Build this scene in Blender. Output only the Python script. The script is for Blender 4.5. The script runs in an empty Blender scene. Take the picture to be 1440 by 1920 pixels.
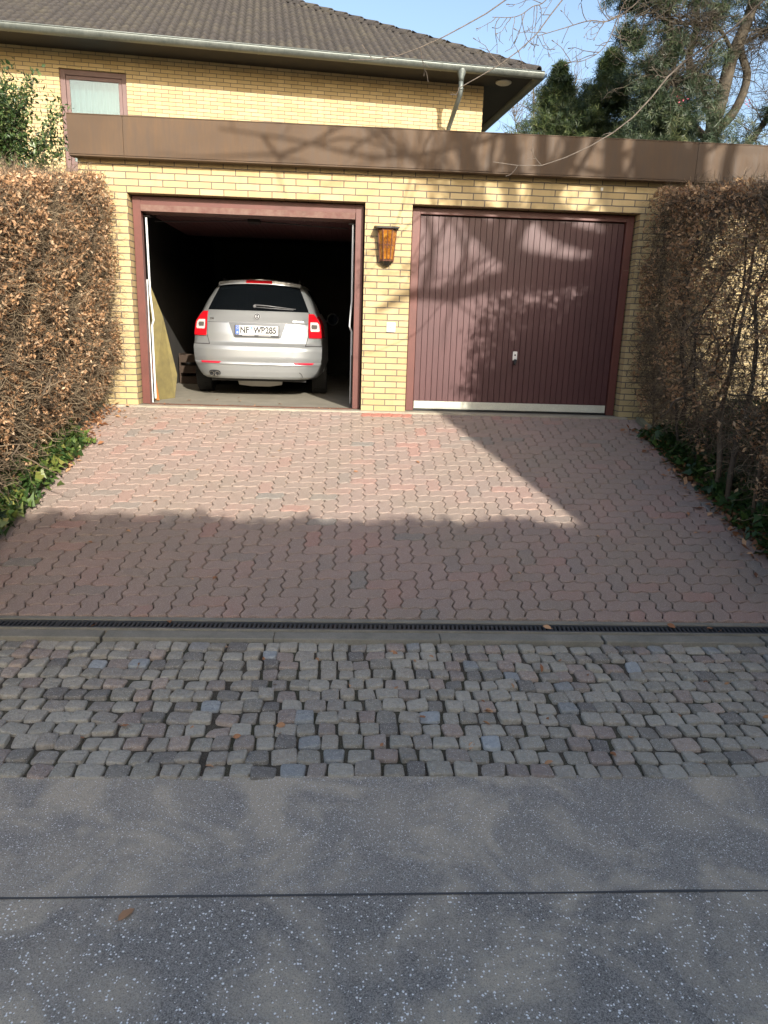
import bpy, math, random
import numpy as np
from mathutils import Vector, Matrix
SC = bpy.context.scene
COL = SC.collection
RNG = np.random.default_rng(7)
random.seed(7)
PI = math.pi
# ------------------------------------------------------------------ camera
cd = bpy.data.cameras.new('camera')
cd.sensor_fit = 'VERTICAL'; cd.sensor_height = 24.0; cd.lens = 16.6375
cd.clip_start = 0.05; cd.clip_end = 2000
cam = bpy.data.objects.new('camera', cd); COL.objects.link(cam)
cR = Vector((0.99843942, -0.04653316, 0.03087685)); cU = Vector((-0.01824911, 0.25068139, 0.96789762)); cF = Vector((0.05277959, 0.96695062, -0.249441))
cam.matrix_world = Matrix(((cR.x, cU.x, -cF.x, 2.33798), (cR.y, cU.y, -cF.y, -8.08531), (cR.z, cU.z, -cF.z, 0.90274), (0, 0, 0, 1)))
SC.camera = cam
# ------------------------------------------------------------------ light
SUN = Vector((0.337, -1.0, 0.447)).normalized()
EL = math.asin(SUN.z); AZ = math.atan2(SUN.x, SUN.y)
w = bpy.data.worlds.new('World'); SC.world = w; w.use_nodes = True
nt = w.node_tree
bg = nt.nodes['Background']
sky = nt.nodes.new('ShaderNodeTexSky'); sky.sky_type = 'NISHITA'; sky.sun_disc = False
sky.sun_elevation = EL; sky.sun_rotation = AZ % (2 * PI)
sky.air_density = 1.0; sky.dust_density = 3.0; sky.ozone_density = 1.0
nt.links.new(sky.outputs[0], bg.inputs[0]); bg.inputs[1].default_value = 0.13
ld = bpy.data.lights.new('sun', 'SUN'); ld.energy = 3.7; ld.angle = math.radians(0.5); ld.color = (1.0, 0.94, 0.84)
lo = bpy.data.objects.new('sun', ld); COL.objects.link(lo)
lo.rotation_euler = (-SUN).to_track_quat('-Z', 'Y').to_euler()
SC.view_settings.view_transform = 'Standard'; SC.view_settings.look = 'None'
SC.view_settings.exposure = 1.15; SC.view_settings.gamma = 1.0
SC.render.engine = 'CYCLES'
SC.cycles.max_bounces = 8

# ------------------------------------------------------------------ helpers: objects
ORG = {}
def tag(o, label=None, cat=None, group=None, kind=None):
    if label: o['label'] = label
    if cat: o['category'] = cat
    if group: o['group'] = group
    if kind: o['kind'] = kind
    return o
def thing(name, label, cat, loc=(0, 0, 0), rz=0.0, group=None, local=False):
    o = bpy.data.objects.new(name, None); COL.objects.link(o)
    o.location = loc; o.rotation_euler = (0, 0, rz); o.empty_display_size = 0.2
    ORG[o.name] = (0, 0, 0) if local else tuple(loc)
    return tag(o, label, cat, group)
def mesh_obj(name, verts, faces, mat, parent=None, smooth=False, tint=None, bevel=0, col=None):
    """verts (N,3); faces list of lists or int array; box-mapped UVs in metres; optional per-vertex 'tint'"""
    v = np.asarray(verts, dtype=np.float64).reshape(-1, 3)
    me = bpy.data.meshes.new(name)
    if isinstance(faces, np.ndarray):
        nf, k = faces.shape
        me.vertices.add(len(v)); me.vertices.foreach_set('co', v.astype(np.float32).ravel())
        me.loops.add(nf * k); me.loops.foreach_set('vertex_index', faces.astype(np.int32).ravel())
        me.polygons.add(nf); me.polygons.foreach_set('loop_start', np.arange(0, nf * k, k, dtype=np.int32))
        me.update(calc_edges=True)
    else:
        me.from_pydata([tuple(p) for p in v], [], [tuple(f) for f in faces]); me.update()
    me.validate()
    n = len(me.polygons); nl = len(me.loops)
    nor = np.empty(n * 3, np.float32); me.polygons.foreach_get('normal', nor); nor = np.abs(nor.reshape(-1, 3))
    tot = np.empty(n, np.int32); me.polygons.foreach_get('loop_total', tot)
    vi = np.empty(nl, np.int32); me.loops.foreach_get('vertex_index', vi)
    ax = np.repeat(np.argmax(nor, axis=1), tot)
    p = v[vi]
    uv = np.where(ax[:, None] == 0, p[:, [1, 2]], np.where(ax[:, None] == 1, p[:, [0, 2]], p[:, [0, 1]]))
    l = me.uv_layers.new(name='UVMap'); l.data.foreach_set('uv', uv.astype(np.float32).ravel())
    if tint is not None:
        a = me.attributes.new('tint', 'FLOAT', 'POINT'); a.data.foreach_set('value', np.asarray(tint, np.float32))
    if smooth: me.polygons.foreach_set('use_smooth', np.ones(n, bool))
    org = ORG.get(parent.name, (0, 0, 0)) if parent is not None else (0, 0, 0)
    if any(org): me.transform(Matrix.Translation(-Vector(org)))
    me.materials.append(mat)
    o = bpy.data.objects.new(name, me); COL.objects.link(o)
    if parent is not None:
        o.parent = parent
        ORG[o.name] = org
    if bevel:
        b = o.modifiers.new('bevel', 'BEVEL'); b.width = bevel; b.segments = 2; b.limit_method = 'ANGLE'; b.angle_limit = math.radians(35)
    return o
class MB:
    def __init__(s): s.v = []; s.f = []; s.t = []
    def add(s, vs, fs, t=0.5):
        n = len(s.v); s.v += [tuple(p) for p in vs]; s.f += [tuple(n + i for i in f) for f in fs]; s.t += [t] * len(vs); return s
    def box(s, x0, y0, z0, x1, y1, z1, t=0.5):
        vs = [(x0, y0, z0), (x1, y0, z0), (x1, y1, z0), (x0, y1, z0), (x0, y0, z1), (x1, y0, z1), (x1, y1, z1), (x0, y1, z1)]
        return s.add(vs, [(0, 3, 2, 1), (4, 5, 6, 7), (0, 1, 5, 4), (1, 2, 6, 5), (2, 3, 7, 6), (3, 0, 4, 7)], t)
    def prism(s, pts, d, t=0.5):
        """closed polygon pts (3D) extruded by vector d"""
        n = len(pts); P = [Vector(p) for p in pts]; D = Vector(d)
        return s.add(P + [p + D for p in P], [tuple(range(n))[::-1], tuple(range(n, 2 * n))] + [(i, (i + 1) % n, n + (i + 1) % n, n + i) for i in range(n)], t)
    def tube(s, pts, r, k=10, caps=True, t=0.5):
        P = [Vector(p) for p in pts]; n = len(P)
        R = r if isinstance(r, (list, tuple)) else [r] * n
        base = []; ref = None
        for i in range(n):
            tan = (P[min(i + 1, n - 1)] - P[max(i - 1, 0)]).normalized()
            if ref is None: ref = tan.orthogonal().normalized()
            ref = (ref - tan * ref.dot(tan)).normalized(); b = tan.cross(ref)
            base += [P[i] + (ref * math.cos(2 * PI * j / k) + b * math.sin(2 * PI * j / k)) * R[i] for j in range(k)]
        fs = [(i * k + j, i * k + (j + 1) % k, (i + 1) * k + (j + 1) % k, (i + 1) * k + j) for i in range(n - 1) for j in range(k)]
        if caps: fs += [tuple(range(k))[::-1], tuple(range((n - 1) * k, n * k))]
        return s.add(base, fs, t)
    def lathe(s, c, prof, k=24, axis='Z', t=0.5):
        """prof: (radius, height) list"""
        vs = []
        for r, h in prof:
            for j in range(k):
                a = 2 * PI * j / k
                p = (r * math.cos(a), r * math.sin(a), h)
                if axis == 'X': p = (h, r * math.cos(a), r * math.sin(a))
                if axis == 'Y': p = (r * math.cos(a), h, r * math.sin(a))
                vs.append((c[0] + p[0], c[1] + p[1], c[2] + p[2]))
        n = len(prof)
        fs = [(i * k + j, i * k + (j + 1) % k, (i + 1) * k + (j + 1) % k, (i + 1) * k + j) for i in range(n - 1) for j in range(k)]
        fs += [tuple(range(k))[::-1], tuple(range((n - 1) * k, n * k))]
        return s.add(vs, fs, t)
    def build(s, name, mat, parent=None, smooth=False, bevel=0, tint=False):
        return mesh_obj(name, s.v, s.f, mat, parent, smooth, s.t if tint else None, bevel)

# ------------------------------------------------------------------ helpers: materials
def mk(name, color=(.5, .5, .5), rough=.6, **kw):
    m = bpy.data.materials.new(name); m.use_nodes = True
    b = m.node_tree.nodes['Principled BSDF']
    b.inputs['Base Color'].default_value = (*color, 1); b.inputs['Roughness'].default_value = rough
    for k, v in kw.items(): b.inputs[k.replace('_', ' ')].default_value = v
    return m, m.node_tree, b
def nd(nt, typ, props=None, **inp):
    n = nt.nodes.new('ShaderNode' + typ)
    for k, v in (props or {}).items(): setattr(n, k, v)
    for k, v in inp.items():
        key = int(k[1:]) if k[0] == 'i' and k[1:].isdigit() else k.replace('_', ' ')
        s = n.inputs[key]
        if isinstance(v, bpy.types.NodeSocket): nt.links.new(v, s)
        else: s.default_value = v
    return n
def uvm(nt): return nd(nt, 'UVMap').outputs[0]
def objc(nt): return nd(nt, 'TexCoord').outputs['Object']
def noise(nt, vec, scale, detail=4, rough=.6, dist=0): return nd(nt, 'TexNoise', Vector=vec, Scale=scale, Detail=detail, Roughness=rough, Distortion=dist).outputs['Fac']
def ramp(nt, fac, stops, interp='LINEAR'):
    n = nd(nt, 'ValToRGB', Fac=fac); r = n.color_ramp; r.interpolation = interp
    while len(r.elements) < len(stops): r.elements.new(.5)
    for e, (p, c) in zip(r.elements, stops):
        e.position = p; e.color = (*c, 1) if isinstance(c, (tuple, list)) else (c, c, c, 1)
    return n.outputs['Color']
def mix(nt, fac, a, b, mode='MIX'):
    n = nt.nodes.new('ShaderNodeMix'); n.data_type = 'RGBA'; n.blend_type = mode
    for s, v in ((n.inputs[0], fac), (n.inputs[6], a), (n.inputs[7], b)):
        if isinstance(v, bpy.types.NodeSocket): nt.links.new(v, s)
        else: s.default_value = (*v, 1) if isinstance(v, tuple) else v
    return n.outputs[2]
def bump(nt, b, h, strength=.4, dist=.01):
    n = nd(nt, 'Bump', Strength=strength, Distance=dist, Height=h); nt.links.new(n.outputs[0], b.inputs['Normal'])
def math_(nt, op, a, b=None):
    n = nt.nodes.new('ShaderNodeMath'); n.operation = op
    for s, v in ((n.inputs[0], a), (n.inputs[1], b)):
        if v is None: continue
        if isinstance(v, bpy.types.NodeSocket): nt.links.new(v, s)
        else: s.default_value = v
    return n.outputs[0]
def link(nt, a, b): nt.links.new(a, b)

def brick_mat():
    m, nt, b = mk('yellow_brick', rough=.75)
    uv = uvm(nt)
    wob = nd(nt, 'TexNoise', Vector=uv, Scale=9, Detail=1)
    off = nd(nt, 'VectorMath', {'operation': 'MULTIPLY_ADD'}); link(nt, wob.outputs['Color'], off.inputs[0]); off.inputs[1].default_value = (.004, .003, 0); link(nt, uv, off.inputs[2])
    br = nd(nt, 'TexBrick', {'offset': .5, 'squash': 1.0}, Vector=off.outputs[0], Scale=1.0, Color1=(.53, .41, .225, 1), Color2=(.375, .28, .14, 1), Mortar=(.12, .10, .08, 1))
    br.inputs['Mortar Size'].default_value = .0056; br.inputs['Mortar Smooth'].default_value = .12
    br.inputs['Brick Width'].default_value = .25; br.inputs['Row Height'].default_value = .0665; br.inputs['Bias'].default_value = 0
    n1 = noise(nt, uv, 2.2, 5, .6); n2 = noise(nt, uv, 60, 5, .7)
    c = mix(nt, ramp(nt, n1, [(.35, 0.0), (.75, .35)]), br.outputs['Color'], (.42, .28, .12), 'MIX')
    c = mix(nt, ramp(nt, n2, [(.3, 0.0), (.75, .45)]), c, (.46, .36, .16))
    stv = nd(nt, 'Mapping', Vector=uv, Scale=(5.0, .35, 1))
    c = mix(nt, ramp(nt, noise(nt, stv.outputs[0], 1.6, 4, .6), [(.52, 0.0), (.72, .42)]), c, (.27, .21, .12))
    # grime towards the foot of the wall: a stain of the brick itself
    sep = nd(nt, 'SeparateXYZ', Vector=uv)
    g = math_(nt, 'MULTIPLY', ramp(nt, math_(nt, 'ADD', sep.outputs[1], math_(nt, 'MULTIPLY', n1, .25)), [(.05, .55), (.55, 0.0)]), .8)
    c = mix(nt, g, c, (.30, .24, .10))
    link(nt, mix(nt, br.outputs['Fac'], c, (.12, .10, .08)), b.inputs['Base Color'])
    h = math_(nt, 'ADD', math_(nt, 'MULTIPLY', br.outputs['Fac'], -1.0), math_(nt, 'MULTIPLY', n2, .25))
    bump(nt, b, h, .7, .006)
    return m
def tinted(name, stops, rough, nscale=60, bstr=.3, bdist=.004, speck=None, mott=None, **kw):
    m, nt, b = mk(name, rough=rough, **kw)
    t = nd(nt, 'Attribute', {'attribute_name': 'tint'}).outputs['Fac']
    c = ramp(nt, t, stops)
    o = objc(nt)
    n = noise(nt, o, nscale, 4, .65)
    c = mix(nt, ramp(nt, n, [(.3, .0), (.7, .5)]), c, mix(nt, 1.0, c, (.55, .55, .55), 'MULTIPLY'))
    if mott:
        c = mix(nt, ramp(nt, noise(nt, o, mott[0], 3), [(.42, 0.0), (.62, mott[2])]), c, mott[1])
    if speck:
        v = nd(nt, 'TexVoronoi', Vector=o, Scale=speck[0])
        f = math_(nt, 'MULTIPLY', math_(nt, 'LESS_THAN', v.outputs['Distance'], .32), math_(nt, 'GREATER_THAN', nd(nt, 'SeparateXYZ', Vector=v.outputs['Color']).outputs[0], speck[1]))
        c = mix(nt, f, c, speck[2])
    link(nt, c, b.inputs['Base Color'])
    if bstr: bump(nt, b, n, bstr, bdist)
    return m
MAT = {}
MAT['brick'] = brick_mat()
MAT['paver'] = tinted('red_brown_paver', [(0, (.25, .23, .205)), (.2, (.325, .25, .21)), (.6, (.37, .265, .22)), (.88, (.41, .235, .19)), (.97, (.50, .13, .09)), (1, (.50, .13, .09))], .85, 130, .9, .006, (270, .62, (.60, .52, .45)), (1.1, (.27, .22, .17), .5))
MAT['cobble'] = tinted('granite_cobble', [(0, (.23, .21, .185)), (.15, (.37, .34, .275)), (.35, (.50, .46, .375)), (.55, (.44, .395, .32)), (.68, (.37, .33, .275)), (.75, (.36, .29, .245)), (.82, (.50, .40, .32)), (.86, (.36, .35, .32)), (.93, (.36, .37, .355)), (1, (.52, .55, .55))], .85, 48, 1.0, .016, (200, .72, (.62, .60, .55)))
MAT['joint'] = tinted('sand_joint', [(0, (.025, .022, .018)), (1, (.04, .034, .026))], .95, 40, .5, .01)
MAT['soil'] = tinted('soil', [(0, (.06, .045, .03)), (1, (.09, .07, .04))], .95, 5, .6, .03, None, (.6, (.05, .07, .025), .9))
def concrete(name, c1, c2, sc=6):
    m, nt, b = mk(name, rough=.85); o = objc(nt)
    n = noise(nt, o, sc, 6, .65); n2 = noise(nt, o, 120, 3, .7)
    c = mix(nt, ramp(nt, n, [(.3, 0.0), (.7, 1.0)]), c1, c2)
    c = mix(nt, ramp(nt, n2, [(.4, 0.0), (.7, .5)]), c, tuple(x * .5 for x in c1))
    link(nt, c, b.inputs['Base Color']); bump(nt, b, n2, .4, .003); return m
MAT['concrete'] = concrete('kerb_concrete', (.30, .28, .23), (.20, .19, .15))
MAT['mossy'] = concrete('mossy_concrete', (.25, .24, .18), (.14, .16, .09))
MAT['floor'] = concrete('garage_floor_concrete', (.30, .275, .22), (.20, .18, .14), 3)
MAT['sill'] = concrete('door_sill', (.42, .38, .30), (.28, .24, .18), 5)
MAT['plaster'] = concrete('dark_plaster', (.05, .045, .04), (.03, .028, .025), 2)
def asphalt(name, vs, dens, thr, base1, base2, spots):
    m, nt, b = mk(name, rough=.9, Specular_IOR_Level=.15); o = objc(nt)
    n = noise(nt, o, 230, 3, .8); nl = noise(nt, o, 2.3, 4, .6, .6)
    c = mix(nt, ramp(nt, n, [(.38, 0.0), (.62, 1.0)]), base1, base2)
    ow = nd(nt, 'VectorMath', {'operation': 'MULTIPLY_ADD'}); link(nt, nd(nt, 'TexNoise', Vector=o, Scale=190, Detail=1).outputs['Color'], ow.inputs[0]); ow.inputs[1].default_value = (.006, .006, 0); link(nt, o, ow.inputs[2])
    v = nd(nt, 'TexVoronoi', {'feature': 'F1'}, Vector=ow.outputs[0], Scale=vs)
    s = nd(nt, 'SeparateXYZ', Vector=v.outputs['Color'])
    thr_ = math_(nt, 'ADD', math_(nt, 'MULTIPLY', s.outputs[1], thr), .08)
    f = math_(nt, 'MULTIPLY', math_(nt, 'LESS_THAN', v.outputs['Distance'], thr_), math_(nt, 'GREATER_THAN', s.outputs[0], dens))
    # sandy dust and soft dapples of sunlight, both painted as tan patches
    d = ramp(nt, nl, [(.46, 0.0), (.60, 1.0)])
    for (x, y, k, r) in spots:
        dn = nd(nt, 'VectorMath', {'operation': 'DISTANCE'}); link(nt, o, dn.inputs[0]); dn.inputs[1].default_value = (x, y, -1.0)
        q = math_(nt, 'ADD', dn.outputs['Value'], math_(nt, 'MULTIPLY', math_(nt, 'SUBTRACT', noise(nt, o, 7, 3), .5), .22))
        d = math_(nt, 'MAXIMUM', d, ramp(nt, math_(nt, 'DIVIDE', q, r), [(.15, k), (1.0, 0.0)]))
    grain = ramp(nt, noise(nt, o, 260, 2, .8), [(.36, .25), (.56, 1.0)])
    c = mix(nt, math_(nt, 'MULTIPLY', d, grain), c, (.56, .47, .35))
    c = mix(nt, f, c, ramp(nt, s.outputs[2], [(0, (.50, .49, .46)), (.5, (.95, .93, .88))]))
    link(nt, c, b.inputs['Base Color'])
    bump(nt, b, math_(nt, 'ADD', n, v.outputs['Distance']), .5, .003); return m
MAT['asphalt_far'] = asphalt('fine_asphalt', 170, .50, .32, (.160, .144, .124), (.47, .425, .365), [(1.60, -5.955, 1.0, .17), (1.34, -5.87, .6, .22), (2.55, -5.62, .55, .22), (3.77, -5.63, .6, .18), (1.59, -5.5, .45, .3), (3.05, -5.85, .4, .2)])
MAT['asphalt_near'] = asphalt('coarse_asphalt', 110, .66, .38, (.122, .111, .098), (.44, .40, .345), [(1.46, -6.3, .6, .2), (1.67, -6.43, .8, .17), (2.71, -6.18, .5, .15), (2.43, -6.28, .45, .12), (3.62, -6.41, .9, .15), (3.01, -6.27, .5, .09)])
def leafmat(name, stops, rough=.55, trans=.25):
    m, nt, b = mk(name, rough=rough)
    t = nd(nt, 'Attribute', {'attribute_name': 'tint'}).outputs['Fac']; c = ramp(nt, t, stops)
    link(nt, c, b.inputs['Base Color'])
    tr = nd(nt, 'BsdfTranslucent', Color=c); mx = nd(nt, 'MixShader', Fac=trans, i1=b.outputs[0], i2=tr.outputs[0])
    link(nt, mx.outputs[0], nt.nodes['Material Output'].inputs['Surface']); return m
MAT['beech'] = leafmat('dry_beech_leaf', [(0, (.14, .075, .037)), (.3, (.31, .17, .082)), (.6, (.46, .27, .14)), (.85, (.58, .39, .23)), (1, (.66, .53, .37))])
MAT['beech_dark'] = leafmat('dry_copper_leaf', [(0, (.14, .075, .04)), (.4, (.36, .20, .10)), (.8, (.56, .36, .19)), (1, (.66, .50, .32))])
MAT['ivy'] = leafmat('ivy_leaf', [(0, (.02, .045, .015)), (.5, (.05, .10, .025)), (.85, (.14, .20, .045)), (1, (.28, .27, .07))], .4)
MAT['evergreen'] = leafmat('evergreen_leaf', [(0, (.025, .05, .018)), (.5, (.055, .10, .03)), (1, (.15, .19, .07))], .35)
MAT['conifer'] = leafmat('conifer_needles', [(0, (.014, .028, .012)), (.5, (.042, .068, .022)), (1, (.14, .165, .05))], .5, .15)
MAT['pine'] = leafmat('pine_needles', [(0, (.014, .026, .014)), (.5, (.034, .056, .026)), (1, (.12, .135, .055))], .5, .15)
MAT['blossom'] = leafmat('pink_blossom', [(0, (.4, .06, .1)), (1, (.6, .15, .2))])
MAT['litter'] = leafmat('fallen_leaf', [(0, (.15, .06, .025)), (.5, (.36, .16, .07)), (1, (.55, .32, .17))], .7, .1)
def bark(name, a, b_, s=30):
    m, nt, b = mk(name, rough=.9); o = objc(nt)
    n = noise(nt, o, s, 5, .7); link(nt, mix(nt, ramp(nt, n, [(.35, 0.0), (.65, 1.0)]), a, b_), b.inputs['Base Color']); bump(nt, b, n, .6, .01); return m
MAT['twig'] = tinted('hedge_twig', [(0, (.06, .042, .027)), (.5, (.18, .13, .08)), (1, (.36, .28, .175))], .85, 30, 0)
MAT['twig_dark'] = tinted('dark_twig', [(0, (.05, .038, .026)), (.5, (.16, .115, .072)), (1, (.36, .27, .17))], .85, 30, 0)
MAT['bark'] = bark('bark', (.055, .045, .033), (.12, .10, .065))
MAT['pine_bark'] = bark('pine_bark', (.028, .024, .019), (.08, .065, .045), 8)
MAT['sprig'] = bark('bare_twig', (.085, .068, .056), (.17, .14, .112))
def metal_weathered(name, a, b_, rough, metallic, stretch=(3, 3, .5)):
    m, nt, b = mk(name, rough=rough, Metallic=metallic); o = objc(nt)
    mp = nd(nt, 'Mapping', Vector=o, Scale=stretch)
    n = noise(nt, mp.outputs[0], 6, 5, .7); n2 = noise(nt, o, 1.4, 4, .6)
    c = mix(nt, ramp(nt, n, [(.3, 0.0), (.7, 1.0)]), a, b_)
    c = mix(nt, ramp(nt, n2, [(.4, 0.0), (.7, .5)]), c, tuple(x * .72 for x in a))
    link(nt, c, b.inputs['Base Color']); link(nt, ramp(nt, n, [(.3, rough - .1), (.7, rough + .12)]), b.inputs['Roughness']); bump(nt, b, n, .08, .004); return m
MAT['fascia'] = metal_weathered('brown_metal_fascia', (.060, .034, .016), (.100, .060, .031), .7, .0)
MAT['zinc'] = metal_weathered('weathered_zinc', (.12, .14, .132), (.20, .22, .208), .5, .5)
def paintwood(name, c, c2, rough=.5, s=5):
    m, nt, b = mk(name, rough=rough); o = objc(nt); n = noise(nt, o, s, 6, .7)
    link(nt, mix(nt, ramp(nt, n, [(.35, 0.0), (.72, 1.0)]), c, c2), b.inputs['Base Color']); bump(nt, b, noise(nt, o, 80, 3), .1, .002); return m
MAT['frame_red'] = paintwood('red_brown_frame_paint', (.125, .040, .031), (.09, .030, .023))
MAT['frame_worn'] = paintwood('worn_red_brown_paint', (.11, .042, .033), (.17, .105, .08), .7, 14)
MAT['door'] = metal_weathered('maroon_door_metal', (.068, .025, .026), (.094, .037, .037), .46, .0, (30, 30, .8))
MAT['door_dark'] = mk('groove_dark', (.02, .008, .008), .6)[0]
MAT['alu'] = concrete('pale_door_strip', (.62, .62, .52), (.54, .53, .43), 8)
MAT['winframe'] = paintwood('plum_brown_window_frame', (.13, .072, .068), (.10, .055, .05))
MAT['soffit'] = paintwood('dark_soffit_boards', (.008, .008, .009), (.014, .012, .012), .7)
MAT['rubber'] = mk('black_rubber', (.012, .012, .012), .8)[0]
MAT['black'] = mk('black_plastic', (.012, .012, .013), .45)[0]
MAT['white'] = mk('white_plastic', (.75, .75, .72), .4)[0]
MAT['rod'] = mk('white_painted_steel', (.62, .65, .66), .4)[0]
MAT['chrome'] = mk('chrome', (.7, .7, .7), .15, Metallic=1.0)[0]
MAT['darkmetal'] = mk('dark_metal', (.03, .03, .03), .5, Metallic=.6)[0]
MAT['rust'] = paintwood('rusty_metal', (.16, .055, .03), (.07, .03, .02), .7, 30)
MAT['grate'] = mk('cast_iron_grate', (.055, .06, .065), .55, Metallic=.3)[0]
def roof_mat():
    m, nt, b = mk('weathered_roof_tile', rough=.9); o = objc(nt)
    n = noise(nt, o, 14, 6, .7); n2 = noise(nt, o, 2.2, 4, .6); n3 = noise(nt, o, 45, 3, .7)
    c = mix(nt, ramp(nt, n, [(.3, 0.0), (.7, 1.0)]), (.026, .023, .021), (.062, .054, .049))
    c = mix(nt, ramp(nt, n2, [(.45, 0.0), (.7, .55)]), c, (.085, .075, .052))
    c = mix(nt, ramp(nt, n3, [(.66, 0.0), (.76, .7)]), c, (.30, .28, .24))
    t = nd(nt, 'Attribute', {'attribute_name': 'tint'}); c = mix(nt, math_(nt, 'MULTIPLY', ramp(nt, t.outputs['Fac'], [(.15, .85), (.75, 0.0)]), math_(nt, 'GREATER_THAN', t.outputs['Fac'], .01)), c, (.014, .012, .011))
    link(nt, c, b.inputs['Base Color']); bump(nt, b, n, .5, .01); return m
MAT['tile'] = roof_mat()

# ------------------------------------------------------------------ scatter builders (one mesh each)
def rotmats(n, up=None, spread=1.0):
    q = RNG.normal(size=(n, 4)); q /= np.linalg.norm(q, axis=1)[:, None]
    w_, x, y, z = q.T
    return np.stack([1 - 2 * (y * y + z * z), 2 * (x * y - z * w_), 2 * (x * z + y * w_), 2 * (x * y + z * w_), 1 - 2 * (x * x + z * z), 2 * (y * z - x * w_), 2 * (x * z - y * w_), 2 * (y * z + x * w_), 1 - 2 * (x * x + y * y)], 1).reshape(-1, 3, 3)
LEAF_V = np.array([(0, 0, 0), (.5, 0, -.10), (1, 0, .08), (.45, .27, .06), (.45, -.27, .06)], float)
LEAF_F = np.array([(0, 1, 2, 3), (0, 4, 2, 1)])
NEED_V = np.array([(0, 0, 0), (.5, .05, .02), (1, .0, .05), (.5, -.05, .02), (.05, 0, 0), (.45, .42, .10), (.75, .75, .1), (.50, .33, .10), (.05, 0, 0), (.45, -.42, -.06), (.75, -.75, -.1), (.50, -.33, -.08)], float)
NEED_F = np.array([(0, 3, 2, 1), (4, 7, 6, 5), (8, 9, 10, 11)])
def leaves(name, mat, pos, size, parent=None, tv=LEAF_V, tf=LEAF_F, tint=None, flat=0.0, var=.4, curl=.3):
    pos = np.asarray(pos, float); n = len(pos)
    M = rotmats(n)
    sz = size * (1 + var * RNG.uniform(-1, 1, n))
    t = np.repeat(tv[None], n, 0).copy()
    t[:, :, 2] += curl * RNG.uniform(-1, 1, n)[:, None] * (t[:, :, 0] ** 2)
    t[:, :, 1] *= RNG.uniform(.6, 1.2, n)[:, None]
    if flat:
        a = RNG.uniform(0, 2 * PI, n); c, s = np.cos(a), np.sin(a); z = np.zeros(n); o = np.ones(n)
        tilt = RNG.normal(0, flat, (n, 2))
        M = np.stack([c, -s, z, s, c, z, tilt[:, 0], tilt[:, 1], o], 1).reshape(-1, 3, 3)
    v = np.einsum('nij,nkj->nki', M, t) * sz[:, None, None] + pos[:, None, :]
    k = tv.shape[0]
    f = (tf[None] + (np.arange(n) * k)[:, None, None]).reshape(-1, tf.shape[1])
    tt = RNG.uniform(0, 1, n) if tint is None else tint
    return mesh_obj(name, v.reshape(-1, 3), f, mat, parent, tint=np.repeat(tt, k))
def tubes(name, mat, paths, radii, parent=None, sides=3, tint=None, smooth=True):
    """paths (N,K,3), radii (N,K)"""
    P = np.asarray(paths, float); N, K, _ = P.shape; R = np.asarray(radii, float)
    T = np.gradient(P, axis=1); T /= np.linalg.norm(T, axis=2)[:, :, None] + 1e-9
    ref = RNG.normal(size=(N, 1, 3)); A = np.cross(T, np.repeat(ref, K, 1)); A /= np.linalg.norm(A, axis=2)[:, :, None] + 1e-9
    B = np.cross(T, A)
    ang = 2 * PI * np.arange(sides) / sides
    V = P[:, :, None, :] + (A[:, :, None, :] * np.cos(ang)[None, None, :, None] + B[:, :, None, :] * np.sin(ang)[None, None, :, None]) * R[:, :, None, None]
    idx = np.arange(N * K * sides).reshape(N, K, sides)
    a = idx[:, :-1, :]; b = idx[:, 1:, :]
    f = np.stack([a, np.roll(a, -1, 2), np.roll(b, -1, 2), b], -1).reshape(-1, 4)
    tt = RNG.uniform(0, 1, N) if tint is None else tint
    return mesh_obj(name, V.reshape(-1, 3), f, mat, parent, smooth=smooth, tint=np.repeat(tt, K * sides))
def walks(start, dirs, length, K=5, wob=.35, drift=(0, 0, 0)):
    N = len(start); P = np.empty((N, K, 3)); P[:, 0] = start; d = dirs / (np.linalg.norm(dirs, axis=1)[:, None] + 1e-9)
    st = (length / (K - 1))[:, None]
    for k in range(1, K):
        d = d + RNG.normal(0, wob, (N, 3)) + np.array(drift); d /= np.linalg.norm(d, axis=1)[:, None]
        P[:, k] = P[:, k - 1] + d * st
    return P
def resample(pts, K):
    p = np.asarray(pts, float); s = np.r_[0, np.cumsum(np.linalg.norm(np.diff(p, axis=0), axis=1))]
    u = np.linspace(0, s[-1], K)
    return np.stack([np.interp(u, s, p[:, i]) for i in range(3)], 1)
def smooth_path(pts, K=24):
    """Catmull-Rom through points"""
    p = [Vector(q) for q in pts]; p = [p[0] * 2 - p[1]] + p + [p[-1] * 2 - p[-2]]
    out = []
    for i in range(1, len(p) - 2):
        for j in range(6):
            t = j / 6
            out.append(.5 * ((2 * p[i]) + (p[i + 1] - p[i - 1]) * t + (2 * p[i - 1] - 5 * p[i] + 4 * p[i + 1] - p[i + 2]) * t * t + (3 * p[i] - p[i - 1] - 3 * p[i + 1] + p[i + 2]) * t ** 3))
    out.append(p[-2])
    return resample([tuple(q) for q in out], K)

# ================================================================== SETTING
SL = 0.2180; TH = math.atan(SL)          # slope of the driveway
Y0, Z0 = -0.10, -0.012
def gz(y):
    """height of the terrain profile at depth y"""
    return float(np.interp(y, [-60, -11, -5.38, -4.2, -4.0, -.1, 0, 60], [-1.0, -1.0, -.985, -.905, -.862, Z0, 0, 0]))
def gza(y): return np.interp(y, [-60, -11, -5.38, -4.2, -4.0, -.1, 0, 60], [-1.0, -1.0, -.985, -.905, -.862, Z0, 0, 0])
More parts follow.
